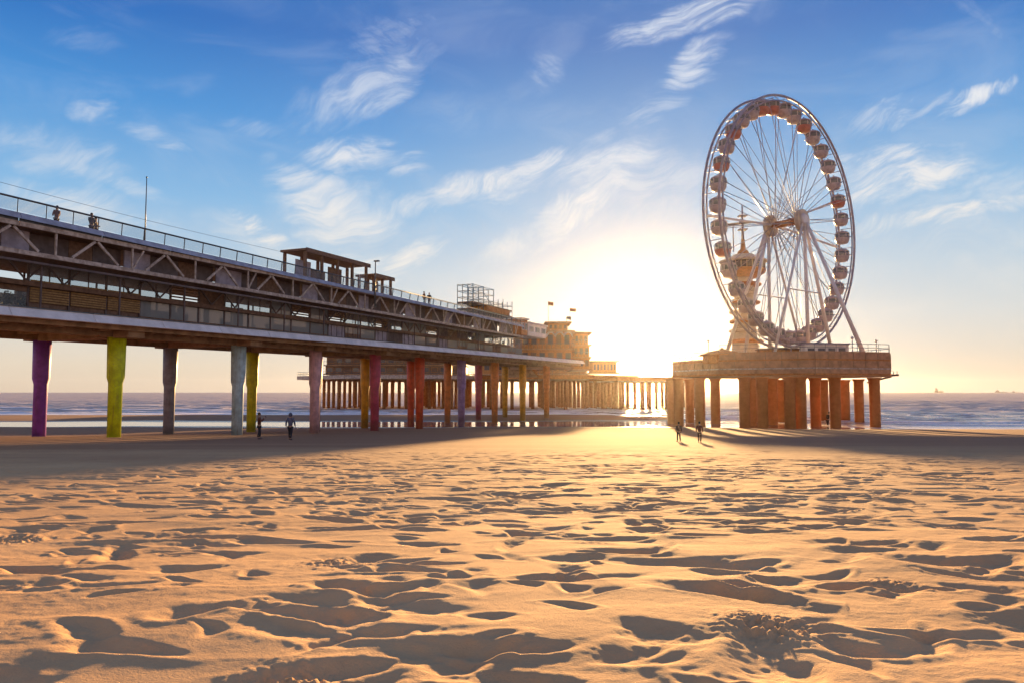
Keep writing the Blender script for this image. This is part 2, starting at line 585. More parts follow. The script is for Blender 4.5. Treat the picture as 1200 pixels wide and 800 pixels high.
dryc = t.mixc(t.math('MULTIPLY', t.maprange(n3, 0.5, 0.8), 0.4), dryc, (0.36, 0.22, 0.12, 1))
dampc = t.mixc(strip, (0.31, 0.15, 0.082, 1), (0.39, 0.20, 0.11, 1))
c = t.mixc(damp, dryc, dampc)
c = t.mixc(wet, c, (0.14, 0.085, 0.06, 1))
t.put(b.inputs['Base Color'], c)
t.put(b.inputs['Roughness'], t.math('SUBTRACT', 0.95, t.math('MULTIPLY', wet, 0.70)))
t.put(b.inputs['Specular IOR Level'], t.math('ADD', 0.10, t.math('MULTIPLY', wet, 0.3)))
bm_ = t.node('ShaderNodeBump')
bm_.inputs['Distance'].default_value = 0.007
t.put(bm_.inputs['Strength'], t.math('SUBTRACT', 0.7, t.math('MULTIPLY', wet, 0.62)))
t.l.new(t.math('ADD', t.math('MULTIPLY', n3, 0.5), t.noise(pos, 70, 4)), bm_.inputs['Height'])
t.l.new(bm_.outputs[0], b.inputs['Normal'])
struct(grid_mesh('beach', XX, YY, ZZ, sand))

# sea
srow = np.concatenate([geo_rows(97, 420, 330)[:-1], geo_rows(420, 3200, 190)])
stan = np.linspace(-0.95, 0.95, 560)
SY = np.repeat(srow[:, None], len(stan), 1)
SX = stan[None, :] * SY
right = sstep(SX, 10, 60)
amp = sstep(SY, 150, 215) * (1 - right) + sstep(SY, 104, 140) * right
wxx = SX + 6 * vnoise(SX / 40, SY / 30, 51)
wyy = SY + 5 * vnoise(SX / 55, SY / 45, 52)
crest = 1 - np.abs(vnoise(wxx / 19, wyy / 7.5, 53))
crest2 = 1 - np.abs(vnoise(wxx / 7 + 4, wyy / 3.1, 54))
swl = (crest ** 3) * 0.42 + (crest2 ** 3) * 0.16 + vnoise(SX / 60, SY / 24, 55) * 0.15
farf = 1 - sstep(SY, 500, 1500) * 0.5
SZ = swl * amp * farf - 0.1 * amp
# the low breakers that run up the beach
brk = np.zeros_like(SY)
for yl, yr, hh in ((186, 118, .32), (200, 127, .38), (222, 138, .42)):
    line = yl * (1 - right) + yr * right + 3.0 * vnoise(SX / 25, SX * 0 + yl, 57)
    seg = sstep(vnoise(SX / 18 + yl, SX * 0 + 3, 58), -0.35, 0.25)
    d_ = (SY - line)
    w_ = np.where(d_ < 0, 1.0, 3.2)
    brk += seg * np.exp(-(d_ / w_) ** 2) * hh
SZ += brk * 0.8
foam = np.clip(brk * 2.6, 0, 1)
foam = np.maximum(foam, sstep(crest ** 3, 0.80, 0.97) * amp * sstep(-SY, -600, -150) * 0.95)
foam = np.maximum(foam, sstep(crest2 ** 3, 0.86, 0.99) * amp * sstep(-SY, -700, -200) * 0.6)
# run-up edge
edge_l, edge_r = 174, 104.5
for e_, wd, st in ((0.0, 1.9, 1.15), (5.0, 3.0, 0.95), (11.0, 2.2, 0.8), (19.0, 2.6, 0.7)):
    line = (edge_l + e_ * 1.7) * (1 - right) + (edge_r + e_) * right + 1.2 * vnoise(SX / 9, SX * 0 + e_, 59)
    foam = np.maximum(foam, st * np.exp(-((SY - line) / (wd * (1 + .8 * (1 - right)))) ** 2))
sea_m = bpy.data.materials.new('sea_water')
sea_m.use_nodes = True
t = NT(sea_m.node_tree)
b = t.n['Principled BSDF']
b.inputs['Base Color'].default_value = (0.045, 0.06, 0.07, 1)
b.inputs['IOR'].default_value = 1.33
geo = t.node('ShaderNodeNewGeometry')
sp = t.node('ShaderNodeSeparateXYZ')
t.l.new(geo.outputs['Position'], sp.inputs[0])
X_, Y_ = sp.outputs[0], sp.outputs[1]
fo = t.node('ShaderNodeAttribute', attribute_name='foam')
brok = t.noise(t.comb(t.math('MULTIPLY', X_, 0.45), t.math('MULTIPLY', Y_, 0.8), 0), 1.0, 8, 0.75)
fm = t.maprange(t.math('ADD', fo.outputs['Fac'], t.math('MULTIPLY', t.math('SUBTRACT', brok, 0.5), 1.5)), 0.45, 0.85)
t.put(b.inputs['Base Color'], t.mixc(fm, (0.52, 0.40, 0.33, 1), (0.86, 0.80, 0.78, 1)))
t.put(b.inputs['Roughness'], t.math('ADD', t.maprange(Y_, 125, 240, 0.06, 0.42), t.math('MULTIPLY', fm, 0.4)))
wv = t.noise(t.comb(t.math('MULTIPLY', X_, 0.35), t.math('MULTIPLY', Y_, 0.95), 0), 1.0, 5, 0.6)
wv2 = t.noise(t.comb(t.math('MULTIPLY', X_, 0.03), t.math('MULTIPLY', Y_, 0.10), 0), 1.0, 6, 0.65)
calm = t.node('ShaderNodeAttribute', attribute_name='calm')
bn = t.node('ShaderNodeBump')
bn.inputs['Distance'].default_value = 1.0
t.put(bn.inputs['Strength'], t.math('ADD', t.math('MULTIPLY', t.math('SUBTRACT', 1.0, calm.outputs['Fac']), 0.85), 0.015))
t.l.new(t.math('ADD', t.math('MULTIPLY', wv, 0.7), t.math('MULTIPLY', wv2, 3.0)), bn.inputs['Height'])
t.l.new(bn.outputs[0], b.inputs['Normal'])
sea = grid_mesh('sea', SX, SY, SZ, sea_m)
for nm, arr in (('foam', foam), ('calm', 1 - amp)):
    at_ = sea.data.attributes.new(nm, 'FLOAT', 'POINT')
    at_.data.foreach_set('value', arr.ravel().astype(np.float32))
struct(sea)
bedv = MB()
bedv.box(-3200, 3200, 395, 3250, -1.9, -1.7)
struct(bedv.build('sea_bed', sand))

# ------------------------------------------------------------------ materials of the built things
M_brown = mat('brown_timber', (0.205, 0.11, 0.065), 0.65, nscale=4)
M_slat = mat('slat_timber', (0.42, 0.25, 0.10), 0.7, nscale=5)
M_dark = mat('dark_steel', (0.13, 0.085, 0.08), 0.5, nscale=2)
M_rail = mat('rail_steel', (0.10, 0.115, 0.135), 0.4, metal=0.3)
M_truss = mat('truss_paint', (0.55, 0.46, 0.40), 0.55, nscale=2.5, col2=(0.27, 0.2, 0.16))
M_lilac = mat('lilac_panel', (0.42, 0.37, 0.46), 0.5, nscale=1.5)
M_fascia = mat('pale_fascia', (0.86, 0.79, 0.75), 0.5, nscale=0.8, namp=0.15)
M_conc = mat('underside_concrete', (0.42, 0.26, 0.15), 0.85, nscale=1.2, namp=0.3, bump=0.4)
M_cornice = mat('cornice_concrete_glow', (0.52, 0.28, 0.15), 0.8, nscale=1.2, bump=0.3)  # concrete tinted orange-brown, the sun's glow on the edges put into the colour
M_parapet = mat('parapet_paint', (0.40, 0.42, 0.52), 0.5, nscale=1.0)
M_white = mat('white_steel', (0.68, 0.62, 0.62), 0.4, nscale=1.0, namp=0.12)
M_rim = mat('wheel_rim_steel', (0.31, 0.27, 0.35), 0.4, nscale=1.0)
M_cabin = mat('cabin_shell', (0.46, 0.37, 0.40), 0.35, nscale=2.0)
M_cabin_red = mat('cabin_shell_red', (0.50, 0.16, 0.12), 0.35, nscale=2.0)
M_win = mat('cabin_window', (0.10, 0.09, 0.11), 0.12, spec=0.6)
M_rust_glow = mat('rust_glow_pillar', (0.40, 0.17, 0.06), 0.8, nscale=1.5)  # rust brown pushed towards orange, with sun glow put into the colour
M_glow_tint = mat('glow_tinted_boards', (0.52, 0.20, 0.05), 0.7, nscale=2.5)  # orange stands for the low sun's glow, painted into these parts
M_tower = mat('tower_plaster', (0.60, 0.47, 0.36), 0.6, nscale=0.7)
G_pane = glass_mat('clear_glass', (0.80, 0.84, 0.86), 0.14)
G_dim = glass_mat('smoked_glass', (0.42, 0.34, 0.30), 0.35)
G_rail = glass_mat('railing_glass', (0.90, 0.93, 0.95), 0.10)

# ------------------------------------------------------------------ the pier (its own frame: x along the pier to sea, y away from the camera)
VP = math.atan(390 / F)
U = Vector((math.sin(VP), math.cos(VP), 0))
NB = Vector((-math.cos(VP), math.sin(VP), 0))
D0 = 49.0
prz = math.atan2(U.y, U.x)
PORG = NB * D0


def sz(x, y, o=0.0):
    """pier position (along, height) of a photo point on the plane o behind the near edge"""
    d = ray(x, y)
    tt = (D0 + o) / d.dot(NB)
    p = d * tt
    return p.dot(U), p.z + CAMZ


def line(xa, ya, xb, yb, o=0.0):
    s0, z0 = sz(xa, ya, o)
    s1, z1 = sz(xb, yb, o)
    return lambda s: z0 + (z1 - z0) * (s - s0) / (s1 - s0)


def sx(x, o=0.0):
    return sz(x, 400, o)[0]


pier = thing('pleasure_pier', 'two-storey pleasure pier on coloured round pillars crossing the beach towards the sea', 'pier', PORG, prz)
WID = 13.0
WU = 8.0                                     # the upper storey is narrower
S0, S1 = 8.0, sx(612)
zRail = line(0, 229, 545, 360)
zPar = line(0, 245, 545, 366)
zA = line(0, 256, 460, 348.5)
zB = line(0, 289, 460, 367.5)
zC = line(0, 319, 460, 383)
zBand = line(0, 358, 620, 416.5)


def sloped(mb, s0, s1, y0, y1, top, dep, n=1):
    for i in range(n):
        a, b_ = s0 + (s1 - s0) * i / n, s0 + (s1 - s0) * (i + 1) / n
        mb.sbox(a, b_, y0, y1, top(a) - dep, top(a), top(b_) - dep, top(b_))
    return mb


S2 = sx(683)
# lower deck: slab, pale fascia boards butted end to end, longitudinal beams, cross beams
sloped(MB(), S0, S2, 0.16, WID, lambda s: zBand(s) - .04, 0.55).build('deck_slab', M_conc, pier)
s = S0
while s < S2 - 1:
    e = min(s + 6.0, S2)
    a_, b2 = s + .02, e - .02
    MB().hexa([(a_, -.50, zBand(a_) - .62), (b2, -.50, zBand(b2) - .62), (b2, .155, zBand(b2) - .62), (a_, .155, zBand(a_) - .62),
               (a_, -.06, zBand(a_)), (b2, -.06, zBand(b2)), (b2, .155, zBand(b2)), (a_, .155, zBand(a_))]).build('fascia_board', M_fascia, pier)
    sloped(MB(), s + .02, e - .02, -0.14, -0.064, lambda q: zBand(q) + .06, 0.06).build('edge_trim', M_rail, pier)
    s = e
for y in (3.0, 11.6):
    sloped(MB(), S0, S2, y - .45, y + .45, lambda s: zBand(s) - .595, 0.72).build('main_beam', M_conc, pier)
for y in (0.6, 7.3):
    sloped(MB(), S0, S2, y - .15, y + .15, lambda s: zBand(s) - .595, 0.35).build('edge_beam', M_conc, pier)
NEARX = [137, 280, 370, 440, 492, 541]
PS = [sx(x, 3.0) for x in NEARX]
step = (PS[-1] - PS[0]) / 5
PS = [PS[0] - 2 * step, PS[0] - step] + PS
while PS[-1] + step < S2 - 2:
    PS.append(PS[-1] + step)
for q in np.arange(S0 + 1, S2 - 1, 3.9):
    if min(abs(q - p_) for p_ in PS) > 1.3:
        z = zBand(q)
        MB().box(q - .14, q + .14, 0.78, 2.54, z - 1.0, z - .596).box(q - .14, q + .14, 3.46, 7.14, z - 1.0, z - .596).box(q - .14, q + .14, 7.46, 11.14, z - 1.0, z - .596).build('deck_joist', M_conc, pier)

NC = ['purple', 'pale', 'lime', 'pale_blue', 'mauve', 'magenta', 'red', 'violet', 'orange_red', 'orange', 'orange_red', 'orange', 'red', 'orange']
FC = ['grey', 'pale_blue', 'purple', 'slate', 'olive', 'mauve', 'orange', 'red', 'orange_red', 'magenta', 'orange', 'orange_red', 'orange', 'orange_red']
RGB = dict(purple=(0.30, 0.08, 0.52), lime=(0.74, 0.84, 0.015), slate=(0.34, 0.32, 0.36), pale_blue=(0.52, 0.70, 0.76),
           olive=(0.74, 0.64, 0.02), mauve=(0.76, 0.44, 0.48), magenta=(0.58, 0.08, 0.15), orange=(0.82, 0.38, 0.02),
           red=(0.76, 0.10, 0.03), violet=(0.38, 0.24, 0.52), orange_red=(0.76, 0.22, 0.04), grey=(0.40, 0.27, 0.18), pale=(.5, .5, .48))
PM = {}
for k_, c_ in RGB.items():
    PM[k_] = mat('pillar_paint_' + k_, c_, 0.5, nscale=1.6, namp=0.22, bump=0.25, bscale=6)
    t = NT(PM[k_].node_tree)
    pb = t.n['Principled BSDF']
    old = pb.inputs['Base Color'].links[0].from_socket
    tcn = t.node('ShaderNodeTexCoord')
    sp_ = t.node('ShaderNodeSeparateXYZ')
    t.l.new(tcn.outputs['Object'], sp_.inputs[0])
    # rust and grime running down in streaks, scuffs near the sand
    run = t.noise(t.comb(t.math('MULTIPLY', sp_.outputs[0], 5.0), t.math('MULTIPLY', sp_.outputs[1], 5.0), t.math('MULTIPLY', sp_.outputs[2], 0.35)), 1.0, 6, 0.7)
    chip = t.noise(tcn.outputs['Object'], 9.0, 5, 0.7)
    f1 = t.math('MULTIPLY', t.maprange(run, 0.50, 0.72), 0.55)
    f2 = t.math('MULTIPLY', t.maprange(chip, 0.60, 0.68), 0.7)
    cc = t.mixc(f1, old, (0.20, 0.09, 0.05, 1))
    cc = t.mixc(f2, cc, (0.26, 0.20, 0.16, 1))
    tide = t.maprange(t.math('ADD', sp_.outputs[2], t.math('MULTIPLY', chip, 1.1)), 2.6, 1.5)
    cc = t.mixc(t.math('MULTIPLY', tide, 0.45), cc, (0.08, 0.075, 0.045, 1))
    t.put(pb.inputs['Base Color'], cc)


def pier_w(s, o):
    return PORG + U * s + NB * o


for yrow, cols in ((3.0, NC), (11.6, FC)):
    for i, s in enumerate(PS):
        w = pier_w(s, yrow)
        zb = float(beach_z(np.array(w.x), np.array(w.y))) - 0.7
        zt = zBand(s) - .595 - .72
        zm = zb + (zt - zb) * 0.58
        if w.y > 130:
            zb = -1.4
        mb = MB()
        mb.lathe([(.50, zb), (.52, zm), (.64, zm + .45), (.66, zm + 1.6), (.68, zt - .004)], (s, yrow, 0), 24)
        mb.build('pillar', PM[cols[i % len(cols)]], pier, None)
    # pier caps over each pair
for s in PS:
    z = zBand(s) - .595
    MB().box(s - .75, s + .75, 0.9, 2.545, z - .80, z).box(s - .75, s + .75, 3.455, 11.145, z - .80, z).box(s - .75, s + .75, 12.055, 12.9, z - .80, z).build('cross_beam', M_conc, pier)

# upper deck: chords A (top) and B (bottom) with the open truss between, floor, parapet, railing
sloped(MB(), S0, S1, 0.0, WU, lambda s: zA(s) + .02, 0.30).build('upper_deck_slab', M_brown, pier)
s = S0
while s < S1 - .5:
    e = min(s + 6.1, S1)
    sloped(MB(), s + .015, e - .015, -.22, -.004, lambda q: zA(q) + .03, 0.30).build('top_chord', M_truss, pier)
    sloped(MB(), s + .015, e - .015, -.20, .06, zB, 0.28).build('bottom_chord', M_truss, pier)
    a_, b2 = s + .02, e - .02
    MB().hexa([(a_, -.46, zPar(a_) - .42), (b2, -.46, zPar(b2) - .42), (b2, -.10, zPar(b2) - .34), (a_, -.10, zPar(a_) - .34),
               (a_, -.20, zPar(a_)), (b2, -.20, zPar(b2)), (b2, -.10, zPar(b2)), (a_, -.10, zPar(a_))]).build('parapet_cap', M_parapet, pier)
    sloped(MB(), s + .04, e - .04, -.16, -.08, lambda q: zPar(q) - .345, float(zPar(s) - .345 - zA(s) - .034)).build('parapet_board', M_rail, pier)
    s = e
sloped(MB(), S0, S1, -.10, .12, lambda s: zB(s) - .62, 0.14).build('cable_tray', M_dark, pier)
PER = 6.1
sA = sx(108)
k0 = int((S0 - sA) / PER) - 1
zTopI = lambda s: zA(s) - .28
zBotI = lambda s: zB(s) + .0
i = k0
while sA + i * PER < S1:
    a = sA + i * PER
    for d_ in (-1, 1):
        b_ = a + d_ * PER * .30
        if S0 < min(a, b_) and max(a, b_) < S1:
            MB().beam((a + d_ * .10, -.08, zTopI(a) - .06), (b_, -.08, zBotI(b_) + .06), .13, .17).build('truss_diagonal', M_truss, pier)
    c_ = a + PER * .5
    if S0 < c_ < S1:
        MB().beam((c_, -.08, zBotI(c_) + .01), (c_, -.08, zTopI(c_) - .02), .12, .12).build('truss_post', M_truss, pier)
        if i % 2 == 0:
            MB().beam((c_ + .1, -.08, zBotI(c_) + .03), (c_ + 1.0, -.08, zTopI(c_ + 1) - .05), .10, .12).build('truss_diagonal', M_truss, pier)
    i += 1
# cladding behind the truss
rnd = random.Random(3)
s = S0
i = 0
while s < S1 - 1:
    w_ = rnd.choice((1.9, 2.4, 3.1))
    e = min(s + w_, S1)
    m_ = M_lilac if i % 4 == 1 else (M_brown if i % 2 else M_dark)
    yb = 1.1 + (0.0 if m_ is M_lilac else 0.35)
    sloped(MB(), s + .02, e - .02, yb, yb + .1, lambda q: zA(q) - .285, float(zA(s) - .285 - zB(s) - .02)).build('cladding_panel', m_, pier)
    s = e
    i += 1
sloped(MB(), S0, S1, 0.07, WU, lambda s: zB(s) - .01, 0.24).build('gallery_ceiling', M_brown, pier)
# lattice under the ceiling
s = S0
i = 0
while s < S1 - 3:
    if i % 3 != 2:
        z0_, z1_ = zB(s) - .26, zC(s)
        MB().beam((s, 2.2, z0_), (s + 1.4, 2.2, zC(s + 1.4) + .05), .09, .11).build('hanger', M_dark, pier)
        MB().beam((s + 2.8, 2.2, zB(s + 2.8) - .26), (s + 1.4, 2.2, zC(s + 1.4) + .05), .09, .11).build('hanger', M_dark, pier)
    s += 2.8
    i += 1
sloped(MB(), S0, S1, 2.05, 2.35, zC, 0.34).build('gallery_rail_beam', M_brown, pier)

# glazed gallery on the lower deck: bays with mullions, panes, slatted screens and boards
BAY = 3.05
YF = 2.6
s = sA - 16 * BAY
bay = 0
sceneX = lambda q: q
kinds = {}
while s < S1 + 4:
    if s > S0:
        zf, zc, zb_ = zBand(s) - .035, zC(s) - .345, zB(s) - .26
        MB().box(s - .07, s + .07, YF - .07, YF + .07, zf, zb_).build('mullion', M_dark, pier)
        r = rnd.random()
        xpix = None
        a, e = s + .08, s + BAY - .08
        px = pier_w(s + BAY / 2, YF)
        px = 600 + F * px.x / px.y
        if px < 48:
            low = 'open'
            up = 'open'
        elif px < 155:
            low = 'slat'
            up = 'pane'
        else:
            low = rnd.choice(('board', 'board', 'dim', 'dim', 'pane', 'board'))
            up = rnd.choice(('board', 'dim', 'pane', 'pane', 'slat'))
        h = (zc - zf)
        # lower zone
        if low == 'open':
            MB().sbox(a, e, YF - .02, YF + .01, zf + .12, zc - .4, zf + .12, zc - .4).build('window_pane', G_pane, pier)
            MB().box(a, e, YF - .05, YF + .05, zc - .38, zc).build('header_board', M_brown, pier)
        elif low == 'slat':
            n_ = 9
            for j in range(n_):
                zj = zf + .75 + (zc + .55 - zf - .75) * j / n_
                if zj + .15 < zc or j > 2:
                    MB().box(a, e, YF - .16, YF - .10, zj, zj + .125).build('slat', M_slat, pier)
            MB().box(a, e, YF + .02, YF + .06, zf, zc).build('back_board', M_brown, pier)
        elif low == 'board':
            m_ = rnd.choice((M_brown, M_dark, M_brown, M_lilac))
            hh = rnd.choice((1.0, .55, 1.0))
            MB().box(a, e, YF - .03, YF + .03, zf, zf + h * hh).build('wall_board', m_, pier)
            if hh < 1:
                MB().box(a, e, YF - .015, YF + .015, zf + h * hh + .003, zc).build('window_pane', G_dim, pier)
        else:
            MB().box(a, e, YF - .015, YF + .015, zf + .5, zc).build('window_pane', G_dim, pier)
            MB().box(a, e, YF - .05, YF + .05, zf, zf + .495).build('sill_board', M_brown, pier)
        MB().box(a, e, YF - .05, YF + .05, zc + .003, zc + .1).build('transom', M_dark, pier)
        # upper zone
        z0_, z1_ = zc + .105, zb_ - .02
        if up == 'board':
            MB().box(a, e, YF - .03, YF + .03, z0_, z1_ - rnd.choice((.0, .35, .45))).build('wall_board', rnd.choice((M_brown, M_dark)), pier)
        elif up == 'slat':
            for j in range(6):
                zj = z0_ + (z1_ - z0_) * j / 6
                MB().box(a, e, YF - .05, YF + .01, zj, zj + .13).build('slat', M_brown, pier)
        elif up in ('pane', 'dim'):
            MB().box(a, e, YF - .015, YF + .015, z0_, z1_).build('window_pane', G_pane if up == 'pane' else G_dim, pier)
            MB().box((a + e) / 2 - .04, (a + e) / 2 + .04, YF - .05, YF - .018, z0_, z1_).build('mullion', M_dark, pier)
        # fittings seen behind the glass
        if px > 48:
            for _ in range(rnd.randint(1, 3)):
                x_, y_ = rnd.uniform(a, e - .5), rnd.uniform(3.0, 6.6)
                MB().box(x_, x_ + rnd.uniform(.1, .6), y_, y_ + .3, zf, zf + rnd.uniform(.8, 2.6)).build('shop_fitting', rnd.choice((M_brown, M_dark, M_lilac, M_slat)), pier)
            if rnd.random() < .5:
                x_ = rnd.uniform(a + .3, e - .3)
                MB().tube((x_, 3.4, zb_), (x_, 3.4, zb_ - .5), .02, n=5).lathe([(.05, 0), (.22, -.22), (.22, -.24)], (x_, 3.4, zb_ - .48), 10).build('hanging_lamp', M_dark, pier)
            for j_ in range(3):
                x_ = a + (e - a) * (j_ + .5) / 3
                MB().box(x_ - .03, x_ + .03, YF - .09, YF - .055, zf, zc).build('batten', M_dark if low == 'board' else M_brown, pier) if low == 'board' else None
        # far side of the gallery
        MB().box(s - .06, s + .06, 7.5, 7.62, zf, zb_).build('mullion', M_dark, pier)
        rr = rnd.random()
        if px > 60 and rr < .35:
            MB().box(a, e, 7.5, 7.6, zf, zf + h * rnd.choice((.6, 1, 1))).build('wall_board', M_brown, pier)
        elif rr > .7:
            MB().box(a, e, 7.5, 7.53, zf, zf + h).build('window_pane', G_dim, pier)
        if px > 60 and rnd.random() < .45:
            y_ = rnd.uniform(4.2, 6.9)
            MB().box(a + .1, e - rnd.uniform(.1, 1.4), y_, y_ + .12, zf, zf + rnd.choice((1.4, 2.4, 3.2))).build('partition', rnd.choice((M_brown, M_dark, M_slat)), pier)
    s += BAY
    bay += 1
# posts at the deck edge and low rail of the lower walkway
for q in np.arange(S0 + 2, S1, 6.1):
    MB().beam((q, .35, zBand(q) + .02), (q, .35, zB(q) - .63), .10, .10).build('gallery_post', M_dark, pier)

# railing on top: leaning posts, handrail, glass
posts = MB()
s = S0
q = sA - 30 * 1.95
while q < S1 - .3:
    if q > S0:
        zp = zPar(q)
        MB().beam((q, -.20, zp + .002), (q - .10, -.36, zRail(q) - .03), .06, .12).build('railing_post', M_rail, pier)
        if q + 1.95 < S1:
            zp2 = zPar(q + 1.95)
            MB().hexa([(q + .07, -.225, zp + .06), (q + 1.88, -.225, zp2 + .06), (q + 1.88, -.213, zp2 + .06), (q + .07, -.213, zp + .06),
                       (q - .03, -.345, zRail(q) - .09), (q + 1.78, -.345, zRail(q + 1.8) - .09), (q + 1.78, -.333, zRail(q + 1.8) - .09), (q - .03, -.333, zRail(q) - .09)]).build('railing_pane', G_rail, pier)
    q += 1.95
MB().tube((S0, -.37, zRail(S0)), (S1, -.37, zRail(S1)), .07, n=8).build('handrail', M_rail, pier)
MB().tube((S0, WU - .2, zRail(S0)), (S1, WU - .2, zRail(S1)), .04, n=8).build('handrail', M_rail, pier)
for q in np.arange(S0 + 1, S1, 3.9):
    MB().tube((q, WU - .2, zA(q) + .02), (q, WU - .2, zRail(q)), .03, n=6).build('railing_post', M_rail, pier)

# small lit kiosks / plants seen through the gallery at the left end
def bush(x, y, z, r, label, m_):
    random.seed(int(x * 10))
    t_ = thing('potted_plant', label, 'plant', pier_w(x, y) + Vector((0, 0, z)))
    MB().lathe([(.22, 0), (.30, .45), (.26, .45)], n=12).build('pot', M_dark, t_)
    mb = MB()
    for _ in range(260):
        v_ = Vector((random.gauss(0, 1), random.gauss(0, 1), random.gauss(0, .8))).normalized() * r * random.uniform(.3, 1.05)
        c_ = v_ + Vector((0, 0, .5 + r * .8))
        d1 = Vector((random.gauss(0, 1), random.gauss(0, 1), random.gauss(0, 1))).normalized() * .11
        d2 = d1.cross(Vector((random.gauss(0, 1), random.gauss(0, 1), .3))).normalized() * .06
        mb.add([c_ - d1, c_ + d2, c_ + d1, c_ - d2], [(0, 1, 2, 3)])
    mb.build('foliage', m_, t_)


M_leaf = mat('leaf', (0.045, 0.06, 0.025), 0.6)
bush(sx(8, 4), 4, zBand(sx(8, 4)) - .04, .55, 'round leafy plant in the gallery at the left end of the pier', M_leaf)
bush(sx(27, 4), 4, zBand(sx(27, 4)) - .04, .42, 'smaller leafy plant right of the round one in the pier gallery', M_leaf)

# ------------------------------------------------------------------ things standing on the upper deck
DK = lambda s: zA(s) + .02


def local_thing(name, label, cat, s, o, z, group=None):
    return thing(name, label, cat, pier_w(s, o) + Vector((0, 0, z)), prz, group)


def pavilion(xa, xb, ytop_a, name_label, depth, nb, roofm, solid):
    """flat-roofed timber frame; xa, xb the photo columns of its ends"""
    o = 1.0
    a, b_ = sx(xa, o), sx(xb, o)
    z0 = DK(a)
    t_ = local_thing('roof_terrace_pavilion', name_label, 'pavilion', a, o, z0)
    H = sz(xa, ytop_a, o)[1] - z0
    L = b_ - a
    g = (DK(b_) - DK(a)) / L
    for i in range(nb + 1):
        x = L * i / nb
        for y in (0, depth):
            MB().box(x - .13, x + .13, y - .13, y + .13, g * x, H - .30 + g * x * .5).build('post', M_brown, t_)
    zt = lambda x: H + g * x * .5
    MB().sbox(-.3, L + .3, -.35, depth + .35, zt(-.3) - .22, zt(-.3), zt(L) - .22, zt(L)).build('roof', roofm, t_)
    MB().sbox(-.32, L + .32, -.40, -.352, zt(-.3) - .40, zt(-.3) + .05, zt(L) - .40, zt(L) + .05).build('fascia', M_brown, t_)
    for i in range(nb):
        x0, x1 = L * i / nb + .14, L * (i + 1) / nb - .14
        k_ = solid[i % len(solid)]
        if k_ == 'b':
            MB().box(x0, x1, depth * .5, depth * .5 + .08, g * x0, H * .72).build('wall_board', rnd.choice((M_lilac, M_brown)), t_)
        elif k_ == 'g':
            MB().box(x0, x1, -.03, .01, g * x1 + .1, H * .62).build('window_pane', G_rail, t_)
            MB().box((x0 + x1) / 2 - .04, (x0 + x1) / 2 + .04, -.05, -.032, g * x1 + .1, H * .62).build('mullion', M_white, t_)
        elif k_ == 'c':
            MB().box(x0, x1, depth - .1, depth, g * x0, H * .6).build('counter', M_brown, t_)
            MB().box(x0 + .3, x1 - .6, depth * .4, depth * .6, g * x0, H * .5).build('cupboard', M_dark, t_)
    return t_


pavilion(356, 428, 291, 'large flat-roofed brown timber pavilion on the upper deck of the pier', 2.6, 4, M_brown, 'bcbg')
pavilion(437, 457, 321, 'small low flat-roofed pavilion beside the tall pole on the upper deck', 2.0, 2, M_brown, 'gg')


def pole(x, ytop, ybot, o, r, name, label, cat, zfix=None):
    s, zt = sz(x, ytop, o)
    zb = sz(x, ybot, o)[1] if zfix is None else zfix(s)
    t_ = local_thing(name, label, cat, s, o, zb)
    h = zt - zb
    MB().box(-.14, .14, -.14, .14, 0, .06).build('base_plate', M_rail, t_)
    MB().tube((0, 0, .06), (0, 0, h), r, r * .55, 10).build('mast', M_rail, t_)
    return t_, h


p_, h_ = pole(172, 208, 283, .6, .055, 'flagpole', 'thin tall bare pole rising from the upper deck railing at left', 'pole', DK)
MB().ball((0, 0, h_), .07).build('finial', M_rail, p_)
p_, h_ = pole(440, 307, 360, -.5, .10, 'lamp_post', 'tall grey lamp post at the deck edge beside the small pavilion', 'lamp post')
MB().box(-.18, .18, -.45, .12, h_, h_ + .14).build('lamp_head', M_rail, p_)
# cable strung over the railing
s1, z1 = sz(0, 209, 2)
s2, z2 = sz(333, 296, 2)
w1, w2 = pier_w(s1 - 14, 2) + Vector((0, 0, z1 + .2)), pier_w(s2, 2) + Vector((0, 0, z2))
cb = MB()
pr = None
for i in range(25):
    f_ = i / 24
    p = w1.lerp(w2, f_) - Vector((0, 0, math.sin(math.pi * f_) * .35))
    if pr is not None:
        cb.tube(pr, p, .014, n=5, caps=False)
    pr = p
c_ = cb.build('overhead_cable', M_rail)
c_['label'] = 'thin overhead cable strung above the upper railing to the large pavilion'
c_['category'] = 'cable'

# scaffold tower with platforms (540-603, 330-372)
o = 1.5
a, b_ = sx(554, o), sx(600, o)
z0 = DK(a)
t_ = local_thing('scaffold_tower', 'open scaffold tower with two decks standing on the upper deck', 'scaffold', a, o, z0)
Ht = sz(550, 331, o)[1] - z0
L = b_ - a
nx, ny, nz = 5, 4, 5
dpt = 2.6
for i in range(nx):
    for j in range(ny):
        MB().tube((L * i / (nx - 1), dpt * j / (ny - 1), 0), (L * i / (nx - 1), dpt * j / (ny - 1), Ht - (0 if i < 3 else 1.2)), .06, n=6).build('standard', M_rail, t_)
for k_ in range(1, nz + 1):
    z = Ht * k_ / nz * .98
    for j in range(ny):
        le = L if k_ < nz - 1 else L * .5
        MB().tube((0, dpt * j / (ny - 1), z), (le, dpt * j / (ny - 1), z), .045, n=6).build('ledger', M_rail, t_)
    for i in range(nx if k_ < nz - 1 else 3):
        MB().tube((L * i / (nx - 1), 0, z), (L * i / (nx - 1), dpt, z), .045, n=6).build('transom', M_rail, t_)
for k_ in (1, 2):
    MB().box(0, L, 0, dpt, Ht * k_ / nz + .06, Ht * k_ / nz + .22).build('platform', M_brown, t_)
MB().box(L * .3, L * .9, -.2, 2.7, Ht * .2 + .23, Ht * .4 + .05).build('cabin', M_glow_tint, t_)
